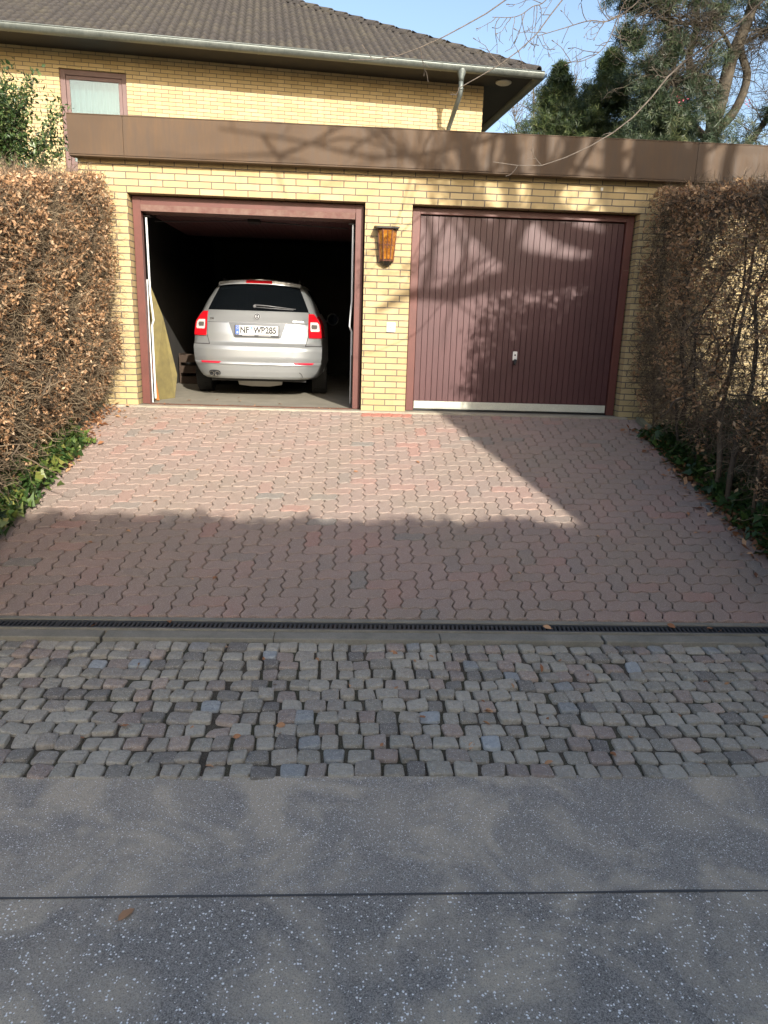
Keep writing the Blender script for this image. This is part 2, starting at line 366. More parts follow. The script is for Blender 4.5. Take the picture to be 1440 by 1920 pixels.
# terrain sheet to the horizon
ys = np.r_[-400, -60, -30, -20, np.arange(-12, 1.01, .25), 3, 6, 10, 20, 60, 150, 400, 900]
xs = np.r_[-700, -200, -60, -20, np.arange(-8, 14.1, .5), 20, 60, 200, 700]
gv = [(x, y, gz(y) - .075) for y in ys for x in xs]
nx = len(xs)
gf = [(j * nx + i, j * nx + i + 1, (j + 1) * nx + i + 1, (j + 1) * nx + i) for j in range(len(ys) - 1) for i in range(nx - 1)]
tag(mesh_obj('ground', gv, gf, MAT['soil'], smooth=True, tint=np.full(len(gv), .5)), kind='structure')
# road: two strips of asphalt meeting at a seam
def sheet(name, mat, x0, x1, y0, y1, z0, z1, nxs=40, nys=6, thick=.03, wob=0.0):
    X = np.linspace(x0, x1, nxs); Y = np.linspace(y0, y1, nys); v = []; t = []
    for j, y in enumerate(Y):
        for x in X:
            e = (wob * math.sin(x * 7.3 + j) * (.5 + .5 * math.sin(x * 2.1))) if j == nys - 1 else 0
            v.append((x, y + e, z0 + (z1 - z0) * j / (nys - 1)))
    f = [(j * nxs + i, j * nxs + i + 1, (j + 1) * nxs + i + 1, (j + 1) * nxs + i) for j in range(nys - 1) for i in range(nxs - 1)]
    o = mesh_obj(name, v, f, mat); return tag(o, kind='structure')
sheet('road', MAT['asphalt_far'], -40, 45, -6.03, -5.37, -1.0, -.992, 900, 4, wob=.006)
sheet('road', MAT['asphalt_near'], -40, 45, -10.6, -6.029, -1.010, -1.0015, 900, 6, wob=.004)
# bed under pavers and cobbles
MAT['grit'] = tinted('gritty_joint', [(0, (.075, .062, .045)), (1, (.10, .085, .06))], .95, 60, .6, .01, (300, .7, (.30, .26, .20)), (5, (.05, .055, .025), .6))
sheet('paving_bed', MAT['grit'], -9, 14, -5.40, -4.18, -1.002, -.916, 20, 4)
sheet('road', mk('tar_seam', (.075, .074, .072), .85)[0], -40, 45, -6.036, -6.027, -.9993, -.9988, 900, 2, wob=.003)
def dv(x, s, h=0.0):
    """driveway point: s metres down the slope, h above it"""
    return (x, Y0 - s * math.cos(TH) + h * math.sin(TH) * 0, Z0 - s * math.sin(TH) + h)
bed = [dv(x, s, -.028) for s in (0, 4.02) for x in (-.36, 5.72)]
tag(mesh_obj('driveway_bed', bed, [(0, 2, 3, 1)], MAT['joint'], tint=[.3] * 4), kind='structure')

# ---- interlocking pavers (herringbone of wavy 1 x 2 stones)
m_ = .1125
EDGE = [(.0, .0), (.14, .055), (.27, .105), (.5, 0.), (.73, -.105), (.86, -.055)]
def vedge(i, j):   # from (i,j) up to (i,j+1)
    return [(i + a, j + t) for t, a in EDGE]
def hedge_(i, j):
    return [(i + t, j + a * .75) for t, a in EDGE]
def cellpath(x0, y0, x1, y1):
    P = []
    for i in range(x0, x1): P += hedge_(i, y0)
    for j in range(y0, y1): P += vedge(x1, j)
    for i in range(x1 - 1, x0 - 1, -1): P += [(i + 1, y1)] + hedge_(i, y1)[:0:-1]
    for j in range(y1 - 1, y0 - 1, -1): P += [(x0, j + 1)] + vedge(x0, j)[:0:-1]
    return P
def paver_mesh():
    V = []; F = []; T = []
    nX = int(5.95 / m_) + 1; nS = 35
    def tile(x0, y0, x1, y1, t):
        P = np.array(cellpath(x0, y0, x1, y1)) * m_
        n = len(P)
        e1 = P - np.roll(P, 1, 0); e2 = np.roll(P, -1, 0) - P
        nrm = np.stack([-(e1[:, 1] + e2[:, 1]), e1[:, 0] + e2[:, 0]], 1); nrm /= np.linalg.norm(nrm, axis=1)[:, None]
        dz = random.gauss(0, .0012); tx, ty = random.gauss(0, .006), random.gauss(0, .006)
        c = P.mean(0); b0 = len(V)
        for ins, h in ((.0040, -.030), (.0042, -.0042), (.0082, 0.0)):
            Q = P + nrm * ins
            for q in Q:
                V.append(dv(-.33 + q[0], q[1] + .0, h + dz + (q[0] - c[0]) * tx + (q[1] - c[1]) * ty)); T.append(t)
        for r in range(2):
            for k in range(n):
                F.append((b0 + r * n + k, b0 + r * n + (k + 1) % n, b0 + (r + 1) * n + (k + 1) % n, b0 + (r + 1) * n + k)[::-1])
        V.append(dv(-.33 + c[0], c[1], dz)); T.append(t)
        for k in range(n): F.append((b0 + 2 * n + (k + 1) % n, b0 + 2 * n + k, b0 + 3 * n))
    for j in range(nS):
        for i in range(nX):
            k = (i + j) % 4
            x = -.33 + i * m_
            t = min(.88, max(0, random.gauss(.45, .17)))
            if j < 1:
                if 2.44 < x < 2.98: t = .99
                tile(i, j, i + 1, j + 1, t); continue
            if k == 0:
                tile(i, j, i + (2 if i + 1 < nX else 1), j + 1, t)
            elif k == 1 and i == 0: tile(i, j, i + 1, j + 1, t)
            elif k == 2: tile(i, j, i + 1, j + (2 if j + 1 < nS else 1), t)
            elif k == 3 and j == 1: tile(i, j, i + 1, j + 1, t)
    return mesh_obj('driveway_paving', V, F, MAT['paver'], tint=T)
tag(paver_mesh(), kind='structure')

# ---- cobblestone apron
def cobbles():
    G = 5; u = np.linspace(-1, 1, G)
    V = []; F = []; T = []
    rows = 12; y = -4.195; Ls = 1.185
    for r in range(rows):
        pitch = Ls / rows
        yc = -4.20 - pitch * (r + .5)
        x = -4.0 + random.uniform(0, .1); al = r < 7
        if al: random.seed(11)
        cols = []
        while x < 10.5:
            wd = random.uniform(.088, .125) * (1.0 if not al else .98); cols.append((x, wd)); x += wd
        random.seed(100 + r)
        for (x, wd) in cols:
            hx = wd / 2 - random.uniform(.002, .007); hy = pitch / 2 - random.uniform(.001, .004)
            cx = x + wd / 2 + random.gauss(0, .004) + .010 * math.sin(r * .9 + x * 1.3); cy = yc + random.gauss(0, .004) + .008 * math.sin(x * 3.1)
            a = random.gauss(0, .05); ca, sa = math.cos(a), math.sin(a); dz = random.gauss(0, .004); tx = random.gauss(0, .06); ty = random.gauss(0, .06)
            z = float(np.interp(cy, [-5.38, -4.2], [-.985, -.90])); t = random.random(); n0 = len(V)
            t = t if t < .84 else (random.uniform(.84, 1) if random.random() < .30 else random.uniform(.2, .8))
            K = 20; ex = random.uniform(.12, .21); wr = [random.gauss(0, .035) for _ in range(4)]
            prof = ((1.0, -.035), (1.0, -.010), (.975, -.0045), (.94, -.0018), (.86, -.0004), (.45, .0006))
            for rr, h in prof:
                for k in range(K):
                    an = 2 * PI * k / K; cx_, sx_ = math.cos(an), math.sin(an)
                    px = math.copysign(abs(cx_) ** (2 * ex), cx_) * rr; py = math.copysign(abs(sx_) ** (2 * ex), sx_) * rr
                    px *= 1 + wr[0] * py + wr[1] * math.sin(3 * an); py *= 1 + wr[2] * px + wr[3] * math.sin(2 * an + 1)
                    V.append((cx + ca * px * hx - sa * py * hy, cy + sa * px * hx + ca * py * hy, z + h + dz + px * hx * tx + py * hy * ty + random.gauss(0, .0009))); T.append(t)
            V.append((cx, cy, z + dz + .001)); T.append(t); nc = n0 + len(prof) * K
            for r_ in range(len(prof) - 1):
                for k in range(K):
                    F.append((n0 + r_ * K + k, n0 + r_ * K + (k + 1) % K, n0 + (r_ + 1) * K + (k + 1) % K, n0 + (r_ + 1) * K + k))
            q = n0 + (len(prof) - 1) * K
            for k in range(K): F.append((q + k, q + (k + 1) % K, nc))
    return mesh_obj('cobblestones', V, F, MAT['cobble'], smooth=True, tint=T)
tag(cobbles(), kind='structure')

# ---- drainage channel and its concrete edging
dr = thing('drainage_channel', 'long dark slotted drain channel across the foot of the driveway', 'drain', (2.6, -4.05, -.88))
YD0, YD1 = -4.092, -3.992
b = MB(); b.box(-3.4, YD0 - .012, -1.0, 9.6, YD0, -.868); b.box(-3.4, YD1, -1.0, 9.6, -3.949, -.860); b.box(-3.4, YD0, -1.0, 9.6, YD1, -.955)
b.build('channel_body', MAT['concrete'], dr)
g0 = None
for k in range(13):
    x0 = -3.4 + k * 1.0 + .02 - .005
    if g0 is None:
        g = MB(); X1 = x0 + .996
        g.box(x0, YD0 + .002, -.886, X1, YD0 + .016, -.868); g.box(x0, YD1 - .016, -.886, X1, YD1 - .002, -.866)
        nb = 36
        for i in range(nb + 1):
            xx = x0 + (X1 - x0 - .011) * i / nb; wdt = .013 if i not in (0, nb) else .018
            g.prism([(xx, YD0 + .016, -.872), (xx + wdt, YD0 + .016, -.872), (xx + wdt + .006, YD1 - .016, -.870), (xx + .006, YD1 - .016, -.870)], (0, 0, -.012))
        g0 = g.build('grate', MAT['grate'], dr)
    else:
        c = g0.copy(); COL.objects.link(c); c.parent = dr; c.location = (k * 1.0, 0, 0)
ke = MB()
for k in range(-5, 9):
    x0 = 1.92 + k * 1.0 + .01 * math.sin(k * 5); ke.box(x0 + .004, -4.205, -1.0, x0 + .996 - .004, YD0 - .013, -.878 + .002 * math.sin(k * 3), .5)
tag(ke.build('kerb', MAT['concrete'], bevel=.006), kind='structure')
kb = MB(); n = 6
for s0, s1 in ((.05, 1.02), (1.03, 2.02), (2.03, 3.02), (3.03, 4.0)):
    for x in (5.60, -.40):
        P = [dv(x, s0, -.1), dv(x + .07, s0, -.1), dv(x + .07, s0, .05), dv(x, s0, .05)]
        Q = [dv(x, s1, -.1), dv(x + .07, s1, -.1), dv(x + .07, s1, .05), dv(x, s1, .05)]
        kb.add(P + Q, [(0, 1, 2, 3), (7, 6, 5, 4), (0, 4, 5, 1), (1, 5, 6, 2), (2, 6, 7, 3), (3, 7, 4, 0)])
tag(kb.build('kerb', MAT['mossy'], bevel=.008), kind='structure')

# ================================================================== GARAGE
gar = thing('double_garage', 'yellow brick flat-roofed double garage with brown metal fascia and one door open', 'garage', (2.7, 0, 0))
W = .30
b = MB()
HT = 2.196
b.box(-.48, 0, -.4, 0, W, 2.60); b.box(0, 0, HT, 2.48, W, 2.60); b.box(2.48, 0, -.4, 2.98, W, 2.60)
b.box(2.98, 0, HT, 5.45, W, 2.60); b.box(5.45, 0, -.4, 10.2, W, 2.60)
b.box(-.48, W, -.4, -.30, 6.6, 2.60); b.box(10.0, W, -.4, 10.2, 6.6, 2.60); b.box(-.30, 6.4, -.4, 10.0, 6.6, 2.60)
b.build('wall', MAT['brick'], gar)
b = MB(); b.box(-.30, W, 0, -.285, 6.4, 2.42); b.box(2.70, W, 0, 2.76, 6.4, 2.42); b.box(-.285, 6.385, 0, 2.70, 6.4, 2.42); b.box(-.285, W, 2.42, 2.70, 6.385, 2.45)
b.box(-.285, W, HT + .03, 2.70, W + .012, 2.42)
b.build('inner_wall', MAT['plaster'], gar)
b = MB(); b.box(-.2995, .055, -.3, 10.0, 6.39, .0)
b.build('floor', MAT['floor'], gar)
b = MB(); b.box(-.40, -.095, -.3, 5.53, .05, .004)
b.build('sill', MAT['sill'], gar, bevel=.004)
b = MB(); b.box(.10, .052, .0045, 2.37, .10, .012)
b.build('threshold_rail', MAT['rust'], gar)
b = MB(); b.box(-.50, -.10, 2.60, 10.25, 6.62, 2.80)
b.build('roof', MAT['fascia'], gar)
for xa, xb in ((-.515, .03), (.033, 5.93), (5.933, 10.3)):
    b = MB(); b.box(xa, -.135, 2.515, xb, -.118, 2.875); b.box(xa, -.135, 2.498, xb, -.02, 2.512); b.box(xa, -.138, 2.876, xb, -.02, 2.886)
    if xa < -.5: b.box(-.515, -.117, 2.515, -.50, 6.6, 2.875)
    b.build('fascia', MAT['fascia'], gar, bevel=.002)
# door frames
def frame(x0, x1, y, zt, wd, hd, mat):
    b = MB(); b.box(x0, y, .004, x0 + wd, y + .08, zt); b.box(x1 - wd, y, .004, x1, y + .08, zt); b.box(x0 + wd, y + .002, zt - hd, x1 - wd, y + .08, zt)
    return b.build('door_frame', mat, gar, bevel=.003)
frame(.015, 2.465, .12, HT - .012, .085, .085, MAT['frame_red'])
frame(2.995, 5.435, .12, HT - .012, .085, .065, MAT['frame_red'])
# open up-and-over door stored under the ceiling, its lower edge showing in the opening
od = MB()
for i in range(33):
    x = .11 + i * .0682; od.box(x, .36, 2.055, x + .0655, 2.35, 2.068)
od.box(.11, .36, 2.069, 2.365, 2.35, 2.085)
odo = od.build('garage_door', MAT['door'], gar); odo['label'] = 'raised door hanging under the garage ceiling'
b = MB(); b.box(.105, .10, 2.035, 2.375, .36, 2.062); b.box(.105, .098, 2.035, 2.375, .112, 2.098)
b.build('door_edge', MAT['frame_worn'], odo)
for sx, x in ((1, .125), (-1, 2.355)):
    b = MB(); b.tube([(x, .22, 1.99), (x + .0 * sx, .235, 1.2), (x + .02 * sx, .25, .92), (x - .005 * sx, .27, .86), (x - .005 * sx, .27, .05)], .011, 8); b.build('lifting_arm', MAT['rod'], odo)
    b = MB(); b.box(x - .05, .20, 1.995, x + .05, .26, 2.005); b.tube([(x, .26, 1.99), (x + .05 * sx, 1.3, 2.2)], .008, 6); b.build('bracket', MAT['darkmetal'], odo)
    b = MB(); b.box(x - .012 * sx - .008, .19, .01, x - .012 * sx + .002, .20, 1.35 if sx > 0 else .6); b.build('guide_strip', MAT['rod'] if sx > 0 else MAT['darkmetal'], odo)
b = MB(); b.box(1.17, .5, 2.02, 1.30, .68, 2.05); b.tube([(.16, .45, 1.98), (1.2, .58, 2.04), (2.3, .45, 1.98)], .006, 6); b.build('latch', MAT['darkmetal'], odo)
# closed door
cdr = MB()
x0d, x1d = 3.085, 5.345; nr = 34; pw = (x1d - x0d) / nr
for i in range(nr):
    x = x0d + i * pw
    cdr.prism([(x + .003, .155, .115), (x + pw - .003, .155, .115), (x + pw - .001, .162, .115), (x + pw - .001, .175, .115), (x + .001, .175, .115), (x + .001, .162, .115)], (0, 0, 1.99))
cdo = cdr.build('garage_door', MAT['door'], gar); cdo['label'] = 'closed maroon door of narrow vertical ribs'
b = MB(); b.box(x0d, .176, .03, x1d, .19, 2.12); b.build('groove', MAT['door_dark'], cdo)
b = MB(); b.box(x0d + .005, .145, .028, x1d - .005, .168, .113); b.build('bottom_strip', MAT['alu'], cdo, bevel=.002)
b = MB(); b.box(x0d - .005, .14, .006, x1d + .005, .172, .024); b.build('rubber_seal', MAT['black'], cdo)
b = MB(); b.box(4.205, .146, .60, 4.255, .154, .70); h = b.build('handle', MAT['white'], cdo, bevel=.003)
b = MB(); b.lathe((4.23, .145, .66), [(.009, -.006), (.009, .006)], 12, 'Y'); b.build('keyhole', MAT['black'], h)
b = MB(); b.tube([(4.23, .15, .60), (4.23, .10, .60), (4.222, .09, .575), (4.215, .09, .55)], [.016, .016, .018, .014], 10); b.build('grip', MAT['black'], h, smooth=True)

# wall lantern on the pier
lan = thing('wall_lantern', 'tapered amber glass wall lantern on the brick pier between the doors', 'lantern', (2.72, 0, 1.73))
LX = 2.715
b = MB()
b.prism([(LX - .135, -.008, 1.955), (LX + .135, -.008, 1.955), (LX + .115, -.19, 1.925), (LX - .115, -.19, 1.925)], (0, 0, .012))
b.build('cap', MAT['darkmetal'], lan)
b = MB(); b.box(LX - .06, -.012, 1.60, LX + .06, -.001, 1.95); b.build('back_plate', MAT['rust'], lan)
top = [(-.095, -.02), (-.098, -.10), (-.05, -.165), (.05, -.165), (.098, -.10), (.095, -.02)]
bot = [(-.07, -.02), (-.072, -.07), (-.035, -.115), (.035, -.115), (.072, -.07), (.07, -.02)]
am, ant, ab = mk('amber_glass', rough=.18)
an = noise(ant, objc(ant), 28, 4, .7); link(ant, ramp(ant, an, [(.3, (.18, .055, .006)), (.5, (.48, .17, .012)), (.7, (.58, .33, .05))]), ab.inputs['Base Color'])
ab.inputs['Subsurface Weight'].default_value = .0; ab.inputs['Transmission Weight'].default_value = .35; bump(ant, ab, an, .6, .01)
TB = [(LX + x * .98, y * .98, 1.91) for x, y in top]; BB = [(LX + x * .98, y * .98, 1.625) for x, y in bot]
b = MB(); b.add(TB + BB, [(i, (i + 1) % 6, 6 + (i + 1) % 6, 6 + i) for i in range(6)] + [(5, 4, 3, 2, 1, 0), (6, 7, 8, 9, 10, 11)]); b.build('glass_shade', am, lan)
b = MB()
for i in range(6): b.tube([(LX + top[i][0], top[i][1], 1.925), (LX + bot[i][0], bot[i][1], 1.60)], .0055, 6)
for tp, z in ((top, 1.918), (bot, 1.612)): b.tube([(LX + x, y, z) for x, y in tp], .007, 6)
mid = [((a + c) / 2, (d + e) / 2) for (a, d), (c, e) in zip(top, bot)]
b.tube([(LX + x * 1.0, y, 1.765) for x, y in mid], .0035, 6); b.tube([(LX, -.168, 1.91), (LX, -.118, 1.60)], .0035, 6)
for sx, sz in ((-1, 1), (1, 1), (-1, -1), (1, -1)): b.tube([(LX + sx * (.016 + .013 * math.cos(a)), -.146 - .0, 1.765 + sz * .018 + .013 * math.sin(a)) for a in np.linspace(0, 2 * PI, 9)], .0025, 5)
b.build('frame', MAT['rust'], lan)
b = MB(); b.add([(LX + x, y, 1.608) for x, y in bot] + [(LX + x * .45, -.02 + (y + .02) * .5, 1.565) for x, y in bot], [(i, (i + 1) % 6, 6 + (i + 1) % 6, 6 + i) for i in range(6)] + [(5, 4, 3, 2, 1, 0), (6, 7, 8, 9, 10, 11)]); b.build('base', MAT['darkmetal'], lan)
# key switch
ks = thing('key_switch', 'small white square key switch on the brick pier below the lantern', 'switch', (2.79, 0, .92))
b = MB(); b.box(2.742, -.022, .872, 2.838, -.001, .975); b.build('cover', MAT['white'], ks, bevel=.004)
b = MB(); b.lathe((2.79, -.0235, .925), [(.008, -.002), (.008, .002)], 12, 'Y'); b.box(2.787, -.0245, .90, 2.793, -.0225, .948); b.build('key_slot', MAT['black'], ks)
for sx in (-1, 1):
    b = MB(); b.prism([(2.79 + sx * .018, -.0245, .931), (2.79 + sx * .018, -.0245, .919), (2.79 + sx * .026, -.0245, .925)], (0, .002, 0)); b.build('arrow_mark', MAT['black'], ks)
b = MB(); b.box(2.782, -.0245, .886, 2.798, -.0225, .8885); b.box(2.784, -.0245, .881, 2.796, -.0225, .883); b.build('printed_mark', MAT['black'], ks)
# small white plate high on the wall right of centre
b = MB(); b.box(4.985, -.008, 2.405, 5.01, -.001, 2.435); tag(b.build('wall_tag', MAT['white']), 'tiny white square tag on the bricks just under the fascia above the closed door', 'tag')

# things inside the open garage
bm, bnt, bb = mk('old_yellow_board', rough=.8); bn = noise(bnt, objc(bnt), 5, 5, .7); link(bnt, mix(bnt, ramp(bnt, bn, [(.35, 0.0), (.7, 1.0)]), (.21, .17, .06), (.12, .10, .045)), bb.inputs['Base Color'])
b = MB(); b.prism([(.035, .50, .0), (.20, .86, .0), (.24, .86, .28), (.15, .66, .96), (.045, .52, 1.34)], (-.03, .02, 0))
tag(b.build('leaning_board', bm, bevel=.003), 'old yellow-green board leaning inside the left jamb of the open garage', 'board')
om = mk('orange_wood', (.45, .14, .03), .6)[0]
b = MB(); b.prism([(.015, .42, .70), (.035, .42, .70), (.115, .44, .012), (.085, .44, .012)], (0, .02, 0))
tag(b.build('orange_batten', om), 'thin orange batten leaning in front of the yellow-green board', 'batten')
cb = thing('storage_crate', 'dim crate on the garage floor to the left of the silver car', 'crate', (.05, 3.2, 0))
cw1 = mk('crate_wood', (.035, .020, .011), .8)[0]
for z in (.0, .16, .32):
    for y in (3.05, 3.43): MB().box(-.22, y, z, .30, y + .02, z + .11).build('slat', cw1, cb)
for x in (-.24, .30): MB().box(x, 3.05, 0, x + .02, 3.45, .45).build('side_panel', cw1, cb)
b = MB(); b.box(.05, 3.10, .47, .20, 3.22, .62); tag(b.build('paper_box', mk('pale_carton', (.10, .10, .10), .7)[0], bevel=.004), 'small pale carton standing above the crate beside the silver car', 'carton')

# ================================================================== HOUSE behind
HA = math.radians(6.3)
hs = thing('brick_house', 'yellow brick house with a dark tiled hip roof rising behind the garage', 'house', (4.88, 7.38, 0), HA, local=True)
ZW = 5.567
b = MB()
wx0, wx1, wz0, wz1 = -7.90, -6.74, 3.60, 5.27
b.box(-17, 0, -.1, wx0, .3, ZW); b.box(wx0, 0, -.1, wx1, .3, wz0); b.box(wx0, 0, wz1, wx1, .3, ZW); b.box(wx1, 0, -.1, 0, .3, ZW)
b.box(-.3, .3, -.1, 0, 10, ZW); b.box(-17, .3, -.1, -16.7, 10, ZW); b.box(-16.7, 9.7, -.1, -.3, 10, ZW)
b.build('wall', MAT['brick'], hs)
b = MB()
b.box(wx0, .05, wz0, wx0 + .09, .13, wz1); b.box(wx1 - .09, .05, wz0, wx1, .13, wz1); b.box(wx0 + .09, .052, wz1 - .09, wx1 - .09, .13, wz1); b.box(wx0 + .09, .052, wz0, wx1 - .09, .13, wz0 + .08)
b.box(wx0 - .015, -.012, wz0 - .05, wx1 + .015, .05, wz0)
wn = b.build('window', MAT['winframe'], hs, bevel=.004)
b = MB(); a0, a1, c0, c1 = wx0 + .095, wx1 - .095, wz0 + .085, wz1 - .095
b.box(a0, .065, c0, a0 + .06, .12, c1); b.box(a1 - .06, .065, c0, a1, .12, c1); b.box(a0 + .06, .067, c1 - .06, a1 - .06, .12, c1); b.box(a0 + .06, .067, c0, a1 - .06, .12, c0 + .06)
b.build('sash', MAT['winframe'], wn, bevel=.004)
gm = bpy.data.materials.new('window_glass'); gm.use_nodes = True; gnt = gm.node_tree; gnt.nodes.remove(gnt.nodes['Principled BSDF'])
gl = nd(gnt, 'BsdfGlossy', Roughness=.02, Color=(.9, .97, .97, 1)); tr = nd(gnt, 'BsdfTransparent', Color=(.85, .95, .93, 1)); fr = nd(gnt, 'Fresnel', IOR=1.9)
ms = nd(gnt, 'MixShader', Fac=fr.outputs[0], i1=tr.outputs[0], i2=gl.outputs[0]); link(gnt, ms.outputs[0], gnt.nodes['Material Output'].inputs['Surface'])
b = MB(); b.box(a0 + .055, .085, c0 + .055, a1 - .055, .093, c1 - .055); b.build('pane', gm, wn)
cm, cnt, cb_ = mk('net_curtain', (.07, .09, .10), .9)
b = MB(); nC = 60
vs = []
for i in range(nC + 1):
    x = wx0 + .02 + (wx1 - wx0 - .04) * i / nC; y = .26 + .012 * math.sin(i * 1.1)
    vs += [(x, y, wz0), (x, y, wz1)]
b.add(vs, [(2 * i, 2 * i + 2, 2 * i + 3, 2 * i + 1) for i in range(nC)]); b.build('curtain', cm, wn, smooth=True)
b = MB(); b.box(wx0 - .05, .31, wz0 - .1, wx1 + .05, .33, wz1 + .1); b.build('inner_wall', MAT['plaster'], hs)
# roof
PT = math.tan(math.radians(28.5)); EO = .78; ZE = 5.63
def tile_slope(length, depth, side, hum=.15, sub=7, row=.335):
    """wavy pantile surface; u along the eaves from the hip corner (0) outwards, t up the slope (plan)"""
    V = []; F = []; TI = []
    us = np.arange(0, length, hum / sub)
    hump = np.abs(np.sin(PI * us / hum)) ** 1.4
    alt = np.where((us // hum).astype(int) % 2 == 0, 1.0, .72)
    rowp = row * math.cos(math.atan(PT)); nrows = int(depth / rowp) + 1
    base = 0; idx = {}
    for r in range(nrows):
        jit = RNG.normal(0, .004, len(us) // (2 * sub) + 2)[(np.arange(len(us)) // (2 * sub))]
        for q, (tt, zz) in enumerate(((r * rowp - .012, -.014), (r * rowp - .012, .040), ((r + 1) * rowp - .012, .0))):
            z = ZE + tt * PT + zz + hump * .058 * alt + jit
            for k, u in enumerate(us):
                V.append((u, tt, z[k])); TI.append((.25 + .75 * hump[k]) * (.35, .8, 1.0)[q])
        for q in range(2):
            o = base + q * len(us)
            for k in range(len(us) - 1):
                if us[k] >= max(0, (r + .35) * rowp) - .02:
                    F.append((o + k, o + k + 1, o + len(us) + k + 1, o + len(us) + k))
        base += 3 * len(us)
    V = np.array(V); F = np.array(F)
    if side == 0: P = np.stack([EO - V[:, 0], -EO + V[:, 1], V[:, 2]], 1)
    else: P = np.stack([EO - V[:, 1], -EO + V[:, 0], V[:, 2]], 1); 
    return P, F, TI
P0, F0, I0 = tile_slope(17.0, 5.5, 0); P1, F1, I1 = tile_slope(10.5, 5.5, 1)
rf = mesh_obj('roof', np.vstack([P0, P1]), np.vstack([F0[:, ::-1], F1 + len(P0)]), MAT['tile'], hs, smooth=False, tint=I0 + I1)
b = MB()
L = math.sqrt(2 + (PT) ** 2)
for k in range(17):
    s0 = k * .30 - .03; s1 = s0 + .36
    def hp(s, dz=0): return Vector((EO - s, -EO + s, ZE + s * PT + dz))
    A_, B_ = hp(s0, .035), hp(s1, .02); dirv = (B_ - A_).normalized(); side = Vector((1, 1, 0)).normalized(); up = side.cross(dirv); up = up if up.z > 0 else -up
    r0, r1 = .125, .10
    ring = []
    for P_, r in ((A_, r0), (B_, r1), (B_, r1 - .018), (A_, r0 - .018)):
        ring.append([P_ + side * math.cos(a) * r + up * (math.sin(a) * r * .9 - .02) for a in np.linspace(0, PI, 11)])
    vs = [p for rr in ring for p in rr]; fs = []
    for q in range(4):
        for i in range(10): fs.append((q * 11 + i, q * 11 + i + 1, ((q + 1) % 4) * 11 + i + 1, ((q + 1) % 4) * 11 + i))
    b.add(vs, fs)
b.build('hip_tiles', MAT['tile'], rf, smooth=False)
b = MB(); b.box(-17, -EO + .02, ZE - .062, EO - .02, 0, ZE - .04); b.box(0, 0.001, ZE - .062, EO - .02, 10.5, ZE - .04)
b.build('soffit', MAT['soffit'], hs)
# underlay closing the roof from below
b = MB(); zt = ZE + 5.2 * PT
b.add([(-17, -EO + .05, ZE - .03), (EO - .05, -EO + .05, ZE - .03), (EO - 5.25, -EO + 5.25, zt - .03), (-17, -EO + 5.25, zt - .03), (EO - .05, 10.5, ZE - .03), (EO - 5.25, 10.5, zt - .03), (-17, 10.5, ZE - .03)], [(0, 1, 2, 3), (1, 4, 5, 2), (3, 2, 5, 6)])
b.build('roof_underlay', MAT['soffit'], hs)
def gutter(p0, p1, out):
    P, Q = Vector(p0), Vector(p1); o = Vector(out); r = .105; b = MB(); ring = []
    for E_ in (P, Q): 
        ring.append([E_ + o * (-math.cos(a) * r) + Vector((0, 0, -math.sin(a) * r)) for a in np.linspace(0, PI, 13)] + [E_ + o * (math.cos(a) * -1 * (r - .006)) + Vector((0, 0, -math.sin(a) * (r - .006))) for a in np.linspace(PI, 0, 13)])
    n = 26; b.add(ring[0] + ring[1], [(i, (i + 1) % n, n + (i + 1) % n, n + i) for i in range(n)])
    d = (Q - P).normalized()
    b.tube([P + o * (r + .002), Q + o * (r + .002)], .010, 8)
    L_ = (Q - P).length
    s = .35
    while s < L_:
        c = P + d * s; rr = r + .004
        b.add([c + d * e + o * (-math.cos(a) * (rr)) + Vector((0, 0, -math.sin(a) * rr)) for e in (-.012, .012) for a in np.linspace(0, PI, 13)], [(i, i + 1, 14 + i, 13 + i) for i in range(12)])
        s += .82
    return b
GZ = ZE - .025
gutter((-17, -EO - .075, GZ), (EO + .10, -EO - .075, GZ), (0, -1, 0)).build('gutter', MAT['zinc'], hs, smooth=True)
gutter((EO + .075, -EO - .07, GZ), (EO + .075, 10.5, GZ), (1, 0, 0)).build('gutter', MAT['zinc'], hs, smooth=True)
b = MB()
DX = -.68; b.lathe((DX, -EO - .075, GZ - .25), [(.047, 0), (.049, .05), (.085, .17), (.09, .20)], 16)
b.tube([(DX, -EO - .075, GZ - .22), (DX, -EO - .075, GZ - .40), (DX, -EO - .06, GZ - .46), (DX - .01, -.55, GZ - .62), (DX - .02, -.12, GZ - .86), (DX - .02, -.085, GZ - .92), (DX - .02, -.085, 2.0)], .043, 14)
b.tube([(DX, -EO - .075, GZ - .36), (DX, -EO - .075, GZ - .40)], .05, 14); b.tube([(DX - .02, -.085, 4.3), (DX - .02, -.085, 4.34)], .05, 14)
b.build('downpipe', MAT['zinc'], hs, smooth=True)
b = MB(); b.lathe((.28, -.36, ZE - .105), [(.12, 0), (.15, .02), (.15, .04)], 24); b.build('eaves_lamp', mk('dull_white_glass', (.45, .44, .38), .5)[0], hs, smooth=True)
